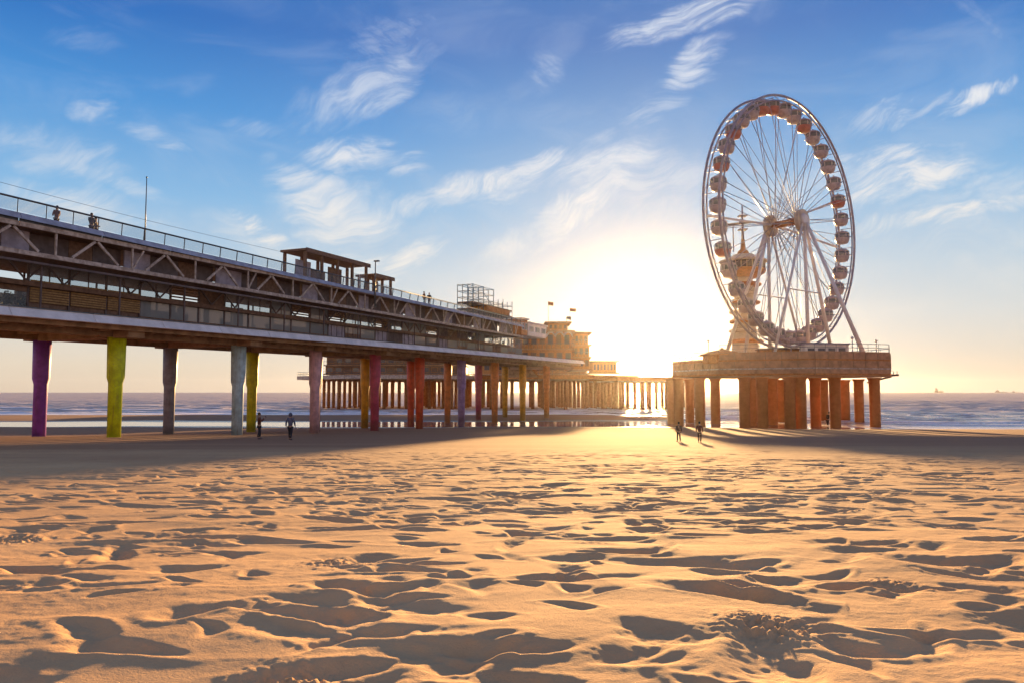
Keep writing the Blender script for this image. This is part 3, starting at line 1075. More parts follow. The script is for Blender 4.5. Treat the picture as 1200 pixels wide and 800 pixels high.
MB().beam((0, 0, .1), (L * .25, 0, Ht * .38), .06, .06).beam((L * .5, 0, Ht * .4), (L * .25, 0, Ht * .78), .06, .06).build('brace', M_rail, t_)

# kiosks and railing clutter further out on the deck
def kiosk(xa, xb, ytop, ybot, label, m1, m2, scallop=0, depth=4.0, o=2.0):
    a, b_ = sx(xa, o), sx(xb, o)
    zt, zb = sz(xa, ytop, o)[1], sz(xa, ybot, o)[1]
    t_ = local_thing('kiosk', label, 'kiosk', a, o, zb)
    L, H = b_ - a, zt - zb
    MB().box(0, L, 0, depth, 0, H - .25).build('wall', m1, t_)
    MB().box(-.25, L + .25, -.3, depth + .3, H - .246, H).build('roof', m2, t_)
    n_ = max(2, int(L / 2.4))
    for i in range(n_):
        x0, x1 = L * (i + .15) / n_, L * (i + .85) / n_
        f_ = MB().box(x0, x1, -.06, -.004, H * .30, H * .72).build('window', M_white, t_)
        MB().box(x0 + .08, x1 - .08, -.075, -.063, H * .30 + .08, H * .72 - .08).build('pane', M_win, f_)
    return t_, L, H


kiosk(611, 618, 372, 392, 'small kiosk with flat roof beside the scaffold tower', M_glow_tint, M_fascia)
kiosk(619, 640, 377, 393, 'low pale roofed kiosk between the small kiosk and the long building', M_fascia, M_white)

# ------------------------------------------------------------------ hub building at the end of the pier
HUBY = 150
def front(name, label, cat, xa, xb, ytop, ybot, Y, depth, group=None):
    """box-like building facing the camera between photo columns xa and xb at distance Y"""
    p, q = at(xa, ybot, Y), at(xb, ybot, Y)
    zt = at(xa, ytop, Y).z
    t_ = thing(name, label, cat, (p.x, Y, p.z), 0, group)
    return t_, q.x - p.x, zt - p.z, depth


def storeyed(t_, L, H, Dp, nst, nb, mw, mr, awn=False):
    hs = H / nst
    for k_ in range(nst):
        z = k_ * hs
        ins = 0.0 if k_ < nst - 1 else .3
        MB().box(ins, L - ins, .4, Dp, z + .26, z + hs).build('wall', mw, t_)
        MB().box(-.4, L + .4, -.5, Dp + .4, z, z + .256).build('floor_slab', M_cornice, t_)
        for i in range(nb):
            x0, x1 = ins + (L - 2 * ins) * (i + .12) / nb, ins + (L - 2 * ins) * (i + .88) / nb
            f_ = MB().box(x0, x1, .30, .396, z + hs * .28, z + hs * .86).build('window', M_rust_glow if i % 3 else M_glow_tint, t_)
            MB().box(x0 + .12, x1 - .12, .28, .297, z + hs * .28 + .12, z + hs * .86 - .12).build('pane', M_win if (i * 7 + k_ * 3) % 5 < 3 else M_brown, f_)
        if k_:
            MB().tube((-.3, -.4, z + 1.25), (L + .3, -.4, z + 1.25), .05, n=6).build('handrail', M_rail, t_)
            for i in range(nb * 2 + 1):
                x = -.3 + (L + .6) * i / (nb * 2)
                MB().tube((x, -.4, z + .258), (x, -.4, z + 1.25), .04, n=5).build('railing_post', M_rail, t_)
    MB().box(-.5, L + .5, -.6, Dp + .5, H, H + .35).build('roof', mr, t_)
    if awn:
        for i in range(nb):
            x0 = L * i / nb
            w_ = L / nb
            vs = []
            n_ = 6
            for j in range(n_ + 1):
                f_ = j / n_
                vs += [(x0 + w_ * f_, -.62, H - 1.1 + math.sin(math.pi * f_) * 1.0), (x0 + w_ * f_, .35, H - .4 + math.sin(math.pi * f_) * .9)]
            mb = MB()
            for j in range(n_):
                a0, a1, b0, b1 = vs[2 * j], vs[2 * j + 1], vs[2 * j + 2], vs[2 * j + 3]
                dn = lambda p: (p[0], p[1], p[2] - .12)
                mb.hexa([dn(a0), dn(b0), dn(b1), dn(a1), a0, b0, b1, a1])
            mb.build('awning', M_white, t_)


t_, L, H, Dp = front('pier_building', 'long low building with scalloped white awnings at the seaward end of the pier', 'building', 600, 671, 389, 430, 158, 16)
storeyed(t_, L, H, Dp, 2, 7, M_glow_tint, M_conc, True)
t_, L, H, Dp = front('pier_building', 'taller end block of the pier building, rightmost before the setting sun', 'building', 672, 691, 391, 433, 166, 16)
storeyed(t_, L, H, Dp, 3, 3, M_glow_tint, M_conc)
t_, L, H, Dp = front('pier_building', 'flat glow-tinted upper storey on the roof of the long pier building', 'building', 641, 667, 379, 388.3, 160.5, 8)
storeyed(t_, L, H, Dp, 1, 4, M_glow_tint, M_conc)
t_, L, H, Dp = front('pier_building', 'low glazed hall between the pier building and the setting sun', 'building', 694, 724, 424, 437, 205, 12)
storeyed(t_, L, H, Dp, 1, 7, M_glow_tint, M_conc)


def flag(x, yt, yb, Y, fw, fh, fy, label, c_):
    p, q = at(x, yb, Y), at(x, yt, Y)
    t_ = thing('flag', label, 'flag', p)
    h = q.z - p.z
    MB().tube((0, 0, 0), (0, 0, h), .07, .04, 6).build('pole', M_rail, t_)
    mb = MB()
    n_ = 6
    for i in range(n_):
        x0, x1 = fw * i / n_, fw * (i + 1) / n_
        y0, y1 = .18 * math.sin(x0 * 3), .18 * math.sin(x1 * 3)
        d0, d1 = -.12 * x0, -.12 * x1
        mb.hexa([(x0, y0, h - fh + d0), (x1, y1, h - fh + d1), (x1, y1 + .02, h - fh + d1), (x0, y0 + .02, h - fh + d0),
                 (x0, y0, h + d0), (x1, y1, h + d1), (x1, y1 + .02, h + d1), (x0, y0 + .02, h + d0)])
    mb.build('cloth', c_, t_)


M_flag = mat('flag_cloth', (0.40, 0.16, 0.06), 0.8)
M_flag2 = mat('flag_cloth_dark', (0.10, 0.12, 0.14), 0.8)
flag(642.5, 353.5, 377, 162, 1.1, .8, 0, 'orange flag flying highest and furthest left over the pier building', M_flag)
flag(668, 361, 389, 164, 1.3, .7, 0, 'dark orange flag flying right of the highest flag over the pier building', M_flag)
flag(664, 370.5, 379, 161, 1.0, .7, 0, 'small dark flag flying lowest at the right end of the rooftop', M_flag2)

# ------------------------------------------------------------------ platforms on pillars over the sea
def platform(name, label, cx, cy, R, n, rot, ztop, thick, pr, pstep, zbase=-1.5, rail=True, mfas=None, mp=None, squash=1.0, parapet=0, pz=None):
    t_ = thing(name, label, 'pier platform', (cx, cy, 0))
    poly = [(R * math.cos(rot + 2 * math.pi * i / n), squash * R * math.sin(rot + 2 * math.pi * i / n)) for i in range(n)]
    zb = ztop - thick
    MB().prism([(x * .99, y * .99) for x, y in poly], zb + .02, ztop - .01).build('deck_slab', M_conc, t_)
    for i in range(n):
        p, q = Vector((*poly[i], 0)), Vector((*poly[(i + 1) % n], 0))
        d = (q - p).normalized()
        k_ = max(1, int((q - p).length / 4))
        par = parapet if (p.x + q.x) / 2 > -R * .55 else parapet * .45
        for j in range(k_):
            a_, b_ = p.lerp(q, j / k_) + d * .02, p.lerp(q, (j + 1) / k_) - d * .02
            zc_, hh = ztop + par / 2 - thick / 2, thick + par
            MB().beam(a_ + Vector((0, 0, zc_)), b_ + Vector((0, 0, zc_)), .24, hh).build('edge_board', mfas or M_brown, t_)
        if rail:
            zr = ztop + par
            for z in (.55, 1.1):
                MB().tube(p + Vector((0, 0, zr + z)), q + Vector((0, 0, zr + z)), .04, n=5).build('handrail', M_rail, t_)
            m_ = max(2, int((q - p).length / 1.8))
            for j in range(m_):
                a_ = p.lerp(q, j / m_)
                MB().tube(a_ + Vector((0, 0, zr)), a_ + Vector((0, 0, zr + 1.1)), .035, n=5).build('railing_post', M_rail, t_)
    me = None
    def inside(x, y, sc=.93):
        return all((poly[(i + 1) % n][0] - poly[i][0]) * sc * (y - poly[i][1] * sc) - (poly[(i + 1) % n][1] - poly[i][1]) * sc * (x - poly[i][0] * sc) >= 0 for i in range(n))
    pts = []
    if pz:
        pts = pz
    else:
        k_ = int(R / pstep) + 1
        for i in range(-k_, k_ + 1):
            for j in range(-k_, k_ + 1):
                x, y = i * pstep + (pstep / 2 if j % 2 else 0), j * pstep * 1.15
                if inside(x, y):
                    pts.append((x, y))
    me = MB().lathe([(pr, zbase), (pr * 1.03, zb - .75), (pr * 1.35, zb - .35), (pr * 1.35, zb - .304)], n=14).mesh('pillar', mp or M_rust_glow)
    for x, y in pts:
        inst('pillar', me, t_, (x, y, 0))
    ys = sorted(set(round(y, 2) for x, y in pts)) if not pz else []
    for y in ys:
        xs = [x for x, yy in pts if abs(yy - y) < .02]
        if len(xs) > 1:
            MB().box(min(xs) - pr, max(xs) + pr, y - .3, y + .3, zb - .30, zb - .002).build('cross_beam', M_conc, t_)
    return t_, poly


zt = at(340, 440, 210).z
pt, _ = platform('pier_platform', 'wide railed pier platform on brown pillars seen under the left deck', -33, 240, 33, 8, math.pi / 8, zt + .25, 1.0, .48, 6.4, mfas=M_truss)
pt2, _ = platform('pier_platform', 'middle pier platform on pillars between the left platform and the setting sun', 12, 236, 27, 8, math.pi / 8, zt + .3, 1.1, .50, 6.0, mfas=M_glow_tint)
pt3, _ = platform('pier_platform', 'low pier platform on pillars directly under the setting sun', 37, 232, 20, 8, math.pi / 8, zt - .25, 1.0, .50, 6.5, mfas=M_glow_tint)
# glazed building standing on the left platform
t_, L, H, Dp = front('glazed_hall', 'two-storey glazed hall on the wide platform behind the coloured pillars', 'building', 381, 545, 418, 438.6, 222, 14)
storeyed(t_, L, H, Dp, 2, 16, M_brown, M_truss)
t_, L, H, Dp = front('glazed_hall', 'broad glow-tinted hall on the middle platform below the pier building', 'building', 556, 690, 421, 438.4, 217, 14)
storeyed(t_, L, H, Dp, 1, 15, M_glow_tint, M_conc)
# sloping stair roof (590-630, 420-440)
p = at(592, 441, 175)
q = at(630, 441, 175)
zt2 = at(612, 417, 175).z
t_ = thing('stair_house', 'sloping roofed stair house under the end of the pier deck', 'stair', (p.x, 175, p.z))
Lx = q.x - p.x
hh = zt2 - p.z
MB().add([(0, 0, 0), (Lx, 0, 0), (Lx * .45, 0, hh), (0, 0, hh * .8), (0, 5, 0), (Lx, 5, 0), (Lx * .45, 5, hh), (0, 5, hh * .8)],
         [(0, 1, 2, 3), (7, 6, 5, 4), (0, 4, 5, 1), (1, 5, 6, 2), (2, 6, 7, 3), (3, 7, 4, 0)]).build('wall', M_conc, t_)
MB().beam((Lx + .4, 2.5, -.1), (Lx * .45, 2.5, hh + .18), 5.6, .25).build('sloping_roof', M_glow_tint, t_)

# ------------------------------------------------------------------ wheel platform
WD = 122.0
PHI = math.radians(40)
WC = at(921, 262, WD)
Zp = at(1000, 411, 106).z - 1.5
NPX = [(795, 118), (820, 112), (838, 122), (872, 108), (880, 116), (893, 108), (905, 120), (925, 107), (938, 108), (955, 113),
       (978, 110), (1006, 126), (1024.5, 112), (915, 130), (965, 132), (990, 134), (787, 124), (808, 128), (885, 128)]
pcx, pcy = WC.x - 1.2, WD + .5
pz = []
for x, Y in NPX:
    w = at(x, 450, Y)
    pz.append((w.x - pcx, w.y - pcy))
wpf, poly = platform('wheel_platform', 'octagonal pier platform on thick glow-tinted pillars carrying the Ferris wheel', pcx, pcy, 16.9, 8, math.radians(-4), Zp, 1.75, .74, 6,
                     zbase=-2.0, rail=True, mfas=M_cornice, mp=mat('wheel_pillar_glow', (0.54, 0.21, 0.06), 0.8, bump=.4, nscale=1.2, namp=.12), parapet=1.5, pz=pz)  # pillar colour saturated to orange to carry the sun's glow
# horizontal boards on the edge wall
for i in range(8):
    p, q = Vector((*poly[i], 0)), Vector((*poly[(i + 1) % 8], 0))
    out = Vector((p.y - q.y, q.x - p.x, 0)).normalized() * -1
    if out.dot(Vector(((p + q) / 2))) < 0:
        out = -out
    for z_, h_ in ((Zp + .35, .22), (Zp - .85, .2), (Zp - 1.66, .26)):
        e_ = .16
        MB().beam(p + out * e_ + Vector((0, 0, z_)), q + out * e_ + Vector((0, 0, z_)), .1, h_).build('moulding', M_glow_tint if h_ > .2 else M_truss, wpf)
    for j in range(1, 6):
        a_ = p.lerp(q, j / 6) + out * .14
        MB().beam(a_ + Vector((0, 0, Zp - .7)), a_ + Vector((0, 0, Zp + (1.44 if (p.x + q.x) / 2 > -9 else .6))), .09, .09).build('batten', M_conc, wpf)
# lamps and stored gear on the platform
for i, (ax, ay) in enumerate(((12.5, -6), (14.0, 3), (-3, -13), (6, -12.5), (-13, -6))):
    lp = thing('platform_lamp', 'short lamp post at the %s of the wheel platform' % ('right front rim', 'far right rim', 'front rim, left of centre', 'front rim, right of centre', 'left front rim')[i], 'lamp post', (pcx + ax, pcy + ay, Zp + .01), group='lamp posts round the rim of the wheel platform')
    MB().tube((0, 0, 0), (0, 0, 3.4), .09, .06, 8).build('mast', M_rim, lp)
    MB().ball((0, 0, 3.55), .22, n=10, m=6).build('lamp_globe', M_white, lp)
# jutting walkway on the right
w = at(1036, 438, 121)
w2_ = at(1053, 437, 121)
MB().box(w.x - pcx - 2.5, w2_.x - pcx, -1.6, 1.6, w.z - .3, w.z).build('walkway', M_brown, wpf)
MB().beam((w.x - pcx - 2, 0, w.z - 1.3), (w2_.x - pcx - .4, 0, w.z - .35), .2, .25).build('walkway_strut', M_brown, wpf)
for i in range(4):
    x = w.x - pcx + (w2_.x - w.x) * (i + .6) / 4
    MB().tube((x, -1.5, w.z), (x, -1.5, w.z + .5), .05, n=5).build('railing_post', M_brown, wpf)

# domed ticket hall at the left of the wheel platform (785-832, 420-440)
w = at(806, 440, 104)
t_ = thing('ticket_pavilion', 'round low-roofed glow-tinted pavilion at the left edge of the wheel platform', 'pavilion', (WC.x - 12.8, 114, Zp + 0.01))
MB().lathe([(2.9, 0), (2.9, 1.2)], n=12, smooth=False).build('wall', M_glow_tint, t_)
MB().lathe([(3.4, 1.203), (3.3, 1.35), (1.8, 1.85), (.5, 2.1), (.1, 2.4)], n=12).build('roof', M_glow_tint, t_)
t_ = thing('wheel_control_cabin', 'pale boxy boarding cabin at the foot of the Ferris wheel', 'cabin', (at(965, 409, 113).x, 113, Zp + .01))
MB().box(-3.2, 3.2, -1.2, 1.2, 0, 2.7).build('wall', M_fascia, t_)
MB().box(-3.4, 3.4, -1.4, 1.4, 2.703, 2.9).build('roof', M_lilac, t_)
for i in range(4):
    f_ = MB().box(-2.9 + i * 1.5, -1.7 + i * 1.5, -1.26, -1.203, 1.0, 2.3).build('window', M_white, t_)
    MB().box(-2.8 + i * 1.5, -1.8 + i * 1.5, -1.28, -1.262, 1.1, 2.2).build('pane', M_win, f_)
t_ = thing('boarding_shed', 'low brown boarding shed beneath the middle of the wheel', 'shed', (at(925, 409, 115).x, 115, Zp + .01))
MB().box(-4.6, 4.4, -1, 1, 0, 2.1).build('wall', M_glow_tint, t_)
MB().box(-4.8, 4.6, -1.2, 1.2, 2.103, 2.25).build('roof', M_brown, t_)

# ------------------------------------------------------------------ Ferris wheel (frame: x along the wheel plane, -y axle towards the camera)
wh = thing('ferris_wheel', 'big white Ferris wheel with round gondolas standing on the sea platform', 'Ferris wheel', WC, PHI)
R_out = (at(910, 119, WD).z - WC.z)
HALF = 1.38
HUB = 2.75
NG = 36


def ringpt(a, r, y):
    return Vector((math.cos(a) * r, y, math.sin(a) * r))


for y in (-HALF, HALF):
    for nm, r, tr, mm in (('outer_rim', R_out, .20, M_rim), ('inner_rim', R_out - .85, .12, M_rim)):
        mb = MB()
        for i in range(NG * 2):
            a0, a1 = 2 * math.pi * i / (NG * 2), 2 * math.pi * (i + 1) / (NG * 2)
            mb.tube(ringpt(a0, r, y), ringpt(a1, r, y), tr, n=7, caps=False)
        mb.build(nm, mm, wh)
    for i in range(NG):
        a0, a1 = 2 * math.pi * i / NG, 2 * math.pi * (i + .5) / NG
        MB().beam(ringpt(a0, R_out - .85, y), ringpt(a1, R_out, y), .08, .08).build('rim_lattice', M_rim, wh)
for i in range(NG):
    a0 = 2 * math.pi * (i + .5) / NG
    MB().tube(ringpt(a0, R_out - .4, -HALF), ringpt(a0, R_out - .4, HALF), .06, n=6).build('rim_tie', M_rim, wh)
# spokes in pairs
for i in range(18):
    a0 = 2 * math.pi * (i + .5) / 18
    for y, yh in ((-HALF, -1.9), (HALF, 1.9)):
        MB().tube(ringpt(a0 + (.12 if y < 0 else -.12), 1.2, yh), ringpt(a0, R_out - .8, y), .06, n=5).build('spoke', M_rim, wh)
for i in range(36):
    a0 = 2 * math.pi * i / 36
    y = -1.5 if i % 2 else 1.5
    MB().tube(ringpt(a0, .9, y), ringpt(a0 + .5, 4.6, 0), .04, n=4).build('hub_stay', M_white, wh)
for a0 in (math.radians(20), math.radians(-4), math.radians(184)):
    MB().beam(ringpt(a0, 1.2, 1.9), ringpt(a0, R_out - .8, HALF), .22, .30).build('main_arm', M_white, wh)
MB().tube((0, -HUB - .6, 0), (0, HUB + .6, 0), .55, n=16).build('axle', M_glow_tint, wh)
for y in (-HUB, HUB):
    sg = -1 if y < 0 else 1
    h_ = MB().tube((0, y - .35, 0), (0, y + .35, 0), 1.75, n=24).build('hub_disc', M_tower, wh)
    MB().tube((0, y + sg * .352, 0), (0, y + sg * .75, 0), 1.1, .8, n=20).build('hub_cap', M_white, h_)
# legs
base = Zp - WC.z + .02
for y, ss in ((-HUB, (-11, 0, 7.2)), (HUB, (-7.2, 0, 12.0))):
    sg = -1 if y < 0 else 1
    for s_ in ss:
        yy = y + sg * (1.0 if s_ else .6)
        foot = Vector((s_, yy, base))
        r_ = .30 if abs(s_) < 10 else .22
        MB().tube(Vector((s_ * .05, y + sg * .4, -.6)), foot, r_ * .8, r_, 10).build('leg', M_white, wh)
        MB().box(foot.x - .6, foot.x + .6, foot.y - .6, foot.y + .6, base - .01, base + .3).build('foot_plate', M_rim, wh)
    for k_ in (1,):
        MB().tube(Vector((ss[0] * .5, y + sg * .8, base * .5)), Vector((ss[2] * .5, y + sg * .8, base * .5)), .10, n=6).build('leg_tie', M_white, wh)
    foot = Vector((0, y + sg * 9.8, base))
    MB().tube(Vector((0, y + sg * .8, -.5)), foot, .24, .34, 10).build('outrigger', M_white, wh)
    MB().box(-.6, .6, foot.y - .6, foot.y + .6, base - .01, base + .25).build('foot_plate', M_rim, wh)
for i in range(36):
    a0 = 2 * math.pi * i / 36
    y = HALF if i % 2 else -HALF
    MB().tube(ringpt(a0 + .2, 1.2, -y * 1.4), ringpt(a0, R_out - .8, y), .05, n=4).build('cross_spoke', M_rim, wh)
# gondolas
gr = R_out - 1.6
shell = MB()
shell.lathe([(.35, -1.0), (.80, -.88), (1.02, -.45), (1.05, -.10), (1.05, -.02)], n=16)
shell_me = shell.mesh('gondola_shell', M_cabin)
shell_red = shell.mesh('gondola_shell_red', M_cabin_red)
roof_me = MB().lathe([(1.05, .62), (.98, .80), (.62, 1.02), (.2, 1.12)], n=16).mesh('gondola_roof', M_cabin)
frame_me = MB().tube((1.02, 0, -.03), (1.02, 0, .63), .06, n=5).mesh('gondola_post', M_white)
pane_me = MB().lathe([(.97, -.02), (.97, .62)], n=16).mesh('gondola_pane', G_dim)
hang_me = MB().tube((0, -HALF, 0), (0, HALF, 0), .07, n=6).tube((0, 0, 1.0), (0, 0, 1.35), .10, n=6).mesh('hanger', M_rim)
for i in range(NG):
    a0 = 2 * math.pi * i / NG
    p = ringpt(a0, gr, 0)
    red = i in (2, 7, 10, 11, 14, 16, 20)
    g_ = inst('gondola', shell_red if red else shell_me, wh, p)
    g_.scale = (1.12, 1.12, 1.12)
    if red:
        g_['label'] = 'red gondola'
    inst('gondola_roof', roof_me, g_)
    for j in range(6):
        inst('gondola_post', frame_me, g_, rot=(0, 0, math.pi * j / 3))
    inst('gondola_pane', pane_me, g_)
    inst('hanger', hang_me, g_, (0, 0, .0), rot=None)

# ------------------------------------------------------------------ lookout tower behind the wheel
TY = 148.0
tb = at(873, 409, TY)
tw = thing('lookout_tower', 'pale lookout tower with round cabin and crane arm behind the left of the wheel', 'tower', (tb.x, TY, at(873, 440, TY).z))
zof = lambda y: at(873, y + (8 if y > 270 else 0), TY).z - tw.location.z
MB().lathe([(2.6, 0), (2.5, zof(400)), (2.2, zof(380)), (1.9, zof(345)), (1.7, zof(320)), (1.9, zof(318))], n=18).build('shaft', M_tower, tw)
for k_, (y, r) in enumerate(((394, 3.2), (382, 2.7), (371, 3.1), (360, 2.6), (349, 2.7), (338, 2.4), (328, 3.0))):
    MB().lathe([(r - .3, zof(y)), (r, zof(y) + .15), (r, zof(y) + .55), (r - .4, zof(y) + .7)], (0.3 * (-1) ** k_, 0, 0), 18).build('landing', M_tower if k_ % 2 else M_glow_tint, tw)
n_ = 44
for i in range(n_):
    f_ = i / n_
    a0 = f_ * 2 * math.pi * 3.2
    z = f_ * zof(324)
    r = 3.0 - f_ * .6
    MB().beam((math.cos(a0) * 1.8, math.sin(a0) * 1.8, z + .3), (math.cos(a0) * r, math.sin(a0) * r, z + .3), .8, .18).build('stair_tread', M_tower, tw)
z = zof(318)
cab = MB().lathe([(2.6, z), (3.9, z + .8), (4.2, z + 1.2), (4.2, z + 1.6)], n=24).build('cabin', M_glow_tint, tw)
MB().lathe([(3.85, z + 1.603), (3.85, z + 3.0)], n=24).build('window_band', M_win, cab)
for i in range(24):
    a0 = 2 * math.pi * (i + .5) / 24
    MB().box(-.07, .07, -.07, .07, z + 1.603, z + 3.0).build('mullion', M_tower, cab, (math.cos(a0) * 4.0, math.sin(a0) * 4.0, 0))
MB().lathe([(4.5, z + 3.003), (4.6, z + 3.3), (3.6, z + 3.7), (2.4, z + 4.0), (2.0, z + 4.5)], n=24).build('roof', M_tower, tw)
MB().lathe([(1.2, z + 4.503), (1.0, z + 5.2), (.5, z + 5.6), (.3, z + 7.6)], n=16).build('lantern', M_glow_tint, tw)
MB().tube((0, 0, z + 7.5), (0, 0, zof(240)), .30, .14, 8).build('mast', M_rim, tw)
for yy_ in (270, 262, 254):
    MB().box(-.8, .8, -.8, .8, zof(yy_), zof(yy_) + .2).build('mast_platform', M_rim, tw)
MB().beam((-3.2, 0, zof(264)), (2.0, 0, zof(260.5)), .35, .4).build('crane_arm', M_dark, tw)
MB().ball((-3.4, 0, zof(264.5)), .5, n=8, m=5).build('arm_weight', M_dark, tw)
MB().tube((-1.7, .5, z + 5.2), (-1.7, .5, zof(264)), .12, n=6).build('antenna', M_rim, tw)

# ------------------------------------------------------------------ ships on the horizon
def ship(x, Y, L, H, label):
    w = at(x, 458, Y)
    t_ = thing('cargo_ship', label, 'ship', (w.x, Y, 0))
    MB().add([(-L / 2, -6, 1), (L / 2, -6, 1), (L / 2 + 4, 0, 1), (L / 2, 6, 1), (-L / 2, 6, 1),
              (-L / 2, -7, H * .3), (L / 2 + 2, -7, H * .3), (L / 2 + 8, 0, H * .36), (L / 2 + 2, 7, H * .3), (-L / 2, 7, H * .3)],
             [(4, 3, 2, 1, 0), (5, 6, 7, 8, 9), (0, 1, 6, 5), (1, 2, 7, 6), (2, 3, 8, 7), (3, 4, 9, 8), (4, 0, 5, 9)]).build('hull', M_rail, t_)
    MB().box(-L * .42, -L * .22, -5, 5, H * .303, H * .75).box(-L * .40, -L * .26, -3.5, 3.5, H * .753, H).build('bridge', M_lilac, t_)
    MB().tube((L * .2, 0, H * .3), (L * .2, 0, H * .9), .8, n=6).build('mast', M_rail, t_)


ship(1100, 2900, 26, 17, 'small ship on the horizon with a tall superstructure')
ship(1173, 3000, 42, 9, 'long low ship on the horizon near the right edge')
ship(1190, 2950, 22, 6, 'tiny low boat on the horizon at the right edge')

# ------------------------------------------------------------------ people
def skin_part(name, chain, m_, parent, sub=1):
    """chain: dict(joints=[(pos, rx, ry)], edges=[...]) grown into one smooth body"""
    vs = [c[0] for c in chain['j']]
    me = bpy.data.meshes.new(name)
    me.from_pydata([tuple(v_) for v_ in vs], chain['e'], [])
    me.materials.append(m_)
    o = inst(name, me, parent)
    md = o.modifiers.new('skin', 'SKIN')
    md.use_smooth_shade = True
    for i, c in enumerate(chain['j']):
        me.skin_vertices[0].data[i].radius = (c[1], c[2])
        me.skin_vertices[0].data[i].use_root = (i == 0)
    sd = o.modifiers.new('sub', 'SUBSURF')
    sd.levels = sd.render_levels = sub
    return o


M_skin = mat('skin', (0.42, 0.24, 0.17), 0.6)
M_hair = mat('hair', (0.05, 0.03, 0.02), 0.7)


def person(loc, rz, h, label, jacket, trousers, hair=M_hair, lean=0.0, stride=0.12, arms='down', hood=False, fingers=False, group=None):
    t_ = thing('person', label, 'person', loc, rz)
    k_ = h / 1.75
    V = lambda x, y, z: Vector((x, y + lean * max(0, z - .85), z)) * k_
    # body: skin coloured base figure, one continuous surface; root at the pelvis
    J, E = [], []

    def j(v_, rx, ry=None, prev=None):
        J.append((v_, rx * k_, (ry or rx) * k_))
        if prev is not None:
            E.append((prev, len(J) - 1))
        return len(J) - 1
    pel = j(V(0, 0, .93), .13, .10)
    wst = j(V(0, 0, 1.10), .12, .09, pel)
    chs = j(V(0, .01, 1.32), .15, .10, wst)
    nck = j(V(0, .01, 1.47), .065, .065, chs)
    hd0 = j(V(0, .0, 1.56), .070, .085, nck)
    hd1 = j(V(0, -.01, 1.66), .078, .092, hd0)
    j(V(0, .0, 1.735), .045, .05, hd1)
    for sg in (-1, 1):
        st = stride * sg
        hp = j(V(.09 * sg, 0, .86), .095, .095, pel)
        kn = j(V(.10 * sg, -st * .55 - .03, .49), .06, .065, hp)
        an = j(V(.10 * sg, -st * 1.0 + (.04 if st < 0 else 0), .09), .04, .045, kn)
        j(V(.11 * sg, -st * 1.0 - .15, .035), .04, .03, an)
        sh = j(V(.19 * sg, .01, 1.40), .062, .062, chs)
        if arms == 'down':
            el = j(V(.25 * sg, .03 + st * .4, 1.13), .045, .045, sh)
            wr = j(V(.25 * sg, -.05 + st * .9, .88), .03, .03, el)
            hn = j(V(.25 * sg, -.07 + st * .9, .80), .033, .02, wr)
            dv = Vector((0, -.01, -.09))
        elif arms == 'camera':
            el = j(V(.24 * sg, -.14, 1.18), .045, .045, sh)
            wr = j(V(.10 * sg, -.32, 1.40), .03, .03, el)
            hn = j(V(.07 * sg, -.36, 1.45), .033, .02, wr)
            dv = Vector((-.03 * sg, -.04, .04))
        else:
            el = j(V(.23 * sg, -.05, 1.13), .045, .045, sh)
            wr = j(V(.10 * sg, -.25, 1.08), .03, .03, el)
            hn = j(V(.05 * sg, -.30, 1.09), .033, .02, wr)
            dv = Vector((-.05 * sg, -.06, .0))
        if fingers:
            hv = J[hn][0]
            for f_ in range(4):
                off = Vector((0, (f_ - 1.5) * .019, 0))
                m1 = j(hv + (dv * .5 + off) * k_, .009, .009, hn)
                j(hv + (dv * (.95 + .1 * (f_ in (1, 2))) + off * .9) * k_, .008, .008, m1)
            j(hv + (Vector((0, -.045, 0)) + dv * .3) * k_, .010, .010, hn)
    skin_part('body', dict(j=J, e=E), M_skin, t_)
    # jacket
    J2, E2 = [], []
    J, E = J2, E2
    w0 = j(V(0, 0, .86), .175, .14)
    w1_ = j(V(0, 0, 1.08), .16, .13, w0)
    c1 = j(V(0, .01, 1.30), .185, .135, w1_)
    j(V(0, .01, 1.45), .10, .09, c1)
    for sg in (-1, 1):
        st = stride * sg
        sh = j(V(.20 * sg, .01, 1.385), .085, .085, c1)
        if arms == 'down':
            el = j(V(.26 * sg, .03 + st * .4, 1.13), .066, .066, sh)
            j(V(.255 * sg, -.04 + st * .85, .90), .052, .052, el)
        elif arms == 'camera':
            el = j(V(.25 * sg, -.14, 1.18), .066, .066, sh)
            j(V(.11 * sg, -.30, 1.38), .05, .05, el)
        else:
            el = j(V(.24 * sg, -.05, 1.13), .066, .066, sh)
            j(V(.12 * sg, -.22, 1.08), .05, .05, el)
    skin_part('jacket', dict(j=J, e=E), jacket, t_)
    J, E = [], []
    p0 = j(V(0, 0, .93), .15, .12)
    for sg in (-1, 1):
        st = stride * sg
        hp = j(V(.09 * sg, 0, .84), .108, .108, p0)
        kn = j(V(.10 * sg, -st * .55 - .03, .49), .078, .08, hp)
        j(V(.10 * sg, -st * 1.0 + (.04 if st < 0 else 0), .12), .062, .065, kn)
    skin_part('trousers', dict(j=J, e=E), trousers, t_)
    for sg in (-1, 1):
        st = stride * sg
        c_ = V(.11 * sg, -st - .07, .05)
        MB().ball(c_, .055 * k_, .14 * k_, .05 * k_).build('shoe', M_dark, t_)
    hc = V(0, -.0, 1.66)
    if hood:
        MB().ball((hc.x, hc.y + .02, hc.z - .01), .125 * k_, .135 * k_, .15 * k_, 12, 8).build('hood', jacket, t_)
    else:
        MB().ball((hc.x, hc.y + .025 * k_, hc.z + .03 * k_), .095 * k_, .105 * k_, .11 * k_, 12, 8).build('hair', hair, t_)
    fc = MB()
    fc.ball((hc.x, hc.y - .095 * k_, hc.z - .01 * k_), .014 * k_, .022 * k_, .022 * k_, 6, 4)
    fc.build('nose', M_skin, t_)
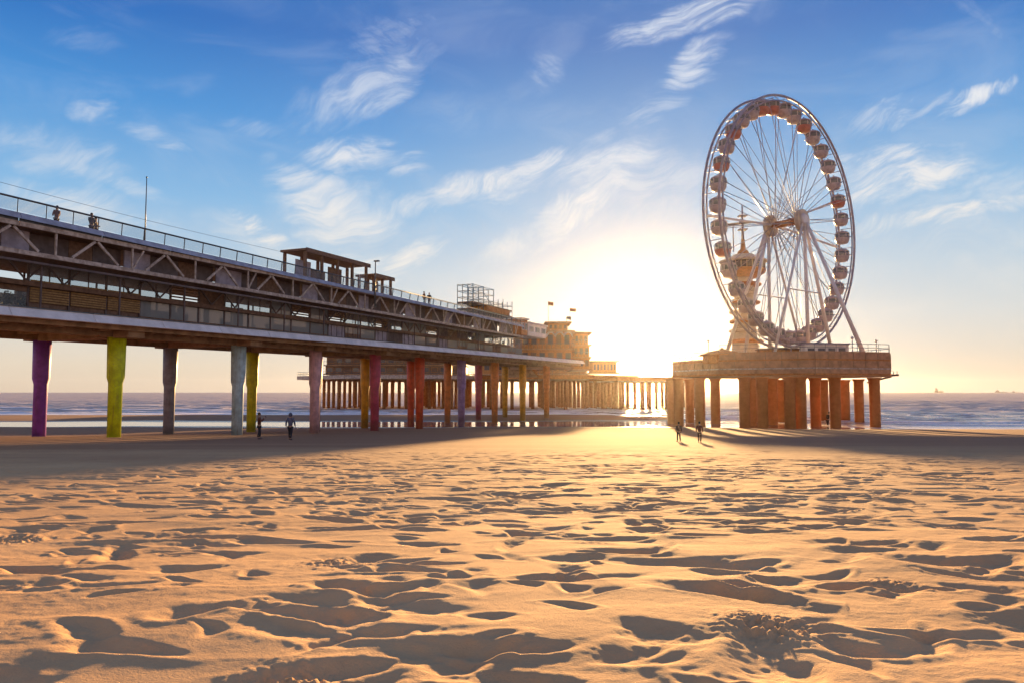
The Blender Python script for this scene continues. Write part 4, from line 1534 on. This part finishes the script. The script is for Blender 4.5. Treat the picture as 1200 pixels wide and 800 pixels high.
    for sg in (-1, 1):
        MB().ball((hc.x + .032 * sg * k_, hc.y - .083 * k_, hc.z + .015 * k_), .011 * k_, .01 * k_, .008 * k_, 6, 4).build('eye', M_hair, t_)
        if not hood:
            MB().ball((hc.x + .085 * sg * k_, hc.y + .0, hc.z - .005 * k_), .012 * k_, .02 * k_, .03 * k_, 6, 4).build('ear', M_skin, t_)
    if arms == 'camera':
        MB().box(-.08, .08, -.46, -.37, 1.41 * k_, 1.52 * k_).build('camera_in_hands', M_dark, t_)
    return t_


def on_beach(x, yf, Ystart=40):
    """ground point of the beach seen at photo point (x, yf)"""
    d = ray(x, yf)
    lo = None
    for Y in np.arange(20, 150, .25):
        p = d * (Y / d.y)
        zg = float(beach_z(np.array(p.x), np.array(p.y)))
        if p.z + CAMZ <= zg:
            return Vector((p.x, p.y, zg))
    return Vector((p.x, p.y, 0))


C = lambda n, c: mat(n, c, 0.85, nscale=6)
c_red, c_blue, c_brown = C('cloth_russet', (0.16, 0.05, 0.03)), C('cloth_slate', (0.13, 0.13, 0.19)), C('cloth_brown', (0.10, 0.06, 0.045))
c_dark, c_grey, c_pale = C('cloth_dark', (0.035, 0.03, 0.04)), C('cloth_grey', (0.14, 0.12, 0.14)), C('cloth_pale', (0.45, 0.38, 0.36))
g = on_beach(303.5, 514)
person(g, math.radians(110), 30.5 * g.y / F, 'person in russet coat raising a camera on the sand by the yellow pillar', c_red, c_dark, arms='camera', stride=.05, fingers=True)
g = on_beach(340, 515)
person(g, math.radians(175), 31 * g.y / F, 'person in a hooded slate jacket walking on the sand towards the sea', c_blue, c_dark, hood=True, stride=.16, fingers=True)
g = on_beach(795.5, 517)
person(g, math.radians(190), 22.5 * g.y / F, 'small person standing on the wet sand just right of the sun glitter', c_brown, c_dark, stride=.08)
g = on_beach(820, 518)
person(g, math.radians(160), 24 * g.y / F, 'person standing at the water edge, right of the small person by the sun', c_red, c_brown, stride=.10)
g = on_beach(970, 501.5)
person(g, math.radians(120), 19 * g.y / F, 'person bending forward at the surf between the wheel platform pillars', c_dark, c_dark, lean=-.35, stride=.2, arms='front')
g = on_beach(194, 496)
person(g, math.radians(90), 11 * g.y / F, 'tiny distant person at the far tide line beside the grey pillar', c_red, c_dark, stride=.1)


def deck_person(x, ytop, o, h, label, jk, tr, rz, **kw):
    s_, z_ = sz(x, ytop, o)
    zd = DK(s_)
    person(pier_w(s_, o) + Vector((0, 0, zd)), prz + rz, h, label, jk, tr, **kw)


deck_person(67, 238, .5, 1.72, 'person in brown jacket standing alone at the upper railing, furthest left', c_red, c_dark, math.pi, arms='front', stride=.03)
deck_person(108, 244, .5, 1.78, 'person in dark jacket leaning at the upper railing, left of a close companion', c_dark, c_dark, 0, arms='front', stride=.03)
deck_person(113, 246, 1.0, 1.66, 'person in brown coat close behind the dark-jacketed one at the railing', c_brown, c_dark, .6, arms='front', stride=.03)
deck_person(497, 345, .7, 1.70, 'person in russet top on the far upper deck beyond the small pavilion', c_red, c_dark, 1.0, stride=.1)
deck_person(503, 346, 1.0, 1.75, 'person in dark clothes on the far upper deck right of the russet one', c_dark, c_dark, 2.0, stride=.1)

# ------------------------------------------------------------------ haze
hz = MB()
hz.box(-3400, 3400, -60, 3400, -3.0, 56)
hm = bpy.data.materials.new('haze')
hm.use_nodes = True
t = NT(hm.node_tree)
t.n.clear()
pv = t.node('ShaderNodeVolumePrincipled')
pv.inputs['Color'].default_value = (0.95, 0.95, 0.95, 1)
pv.inputs['Density'].default_value = 0.000031
pv.inputs['Anisotropy'].default_value = 0.90
ho = t.node('ShaderNodeOutputMaterial')
t.l.new(pv.outputs[0], ho.inputs['Volume'])
hz.build('haze', hm, stuff=True)
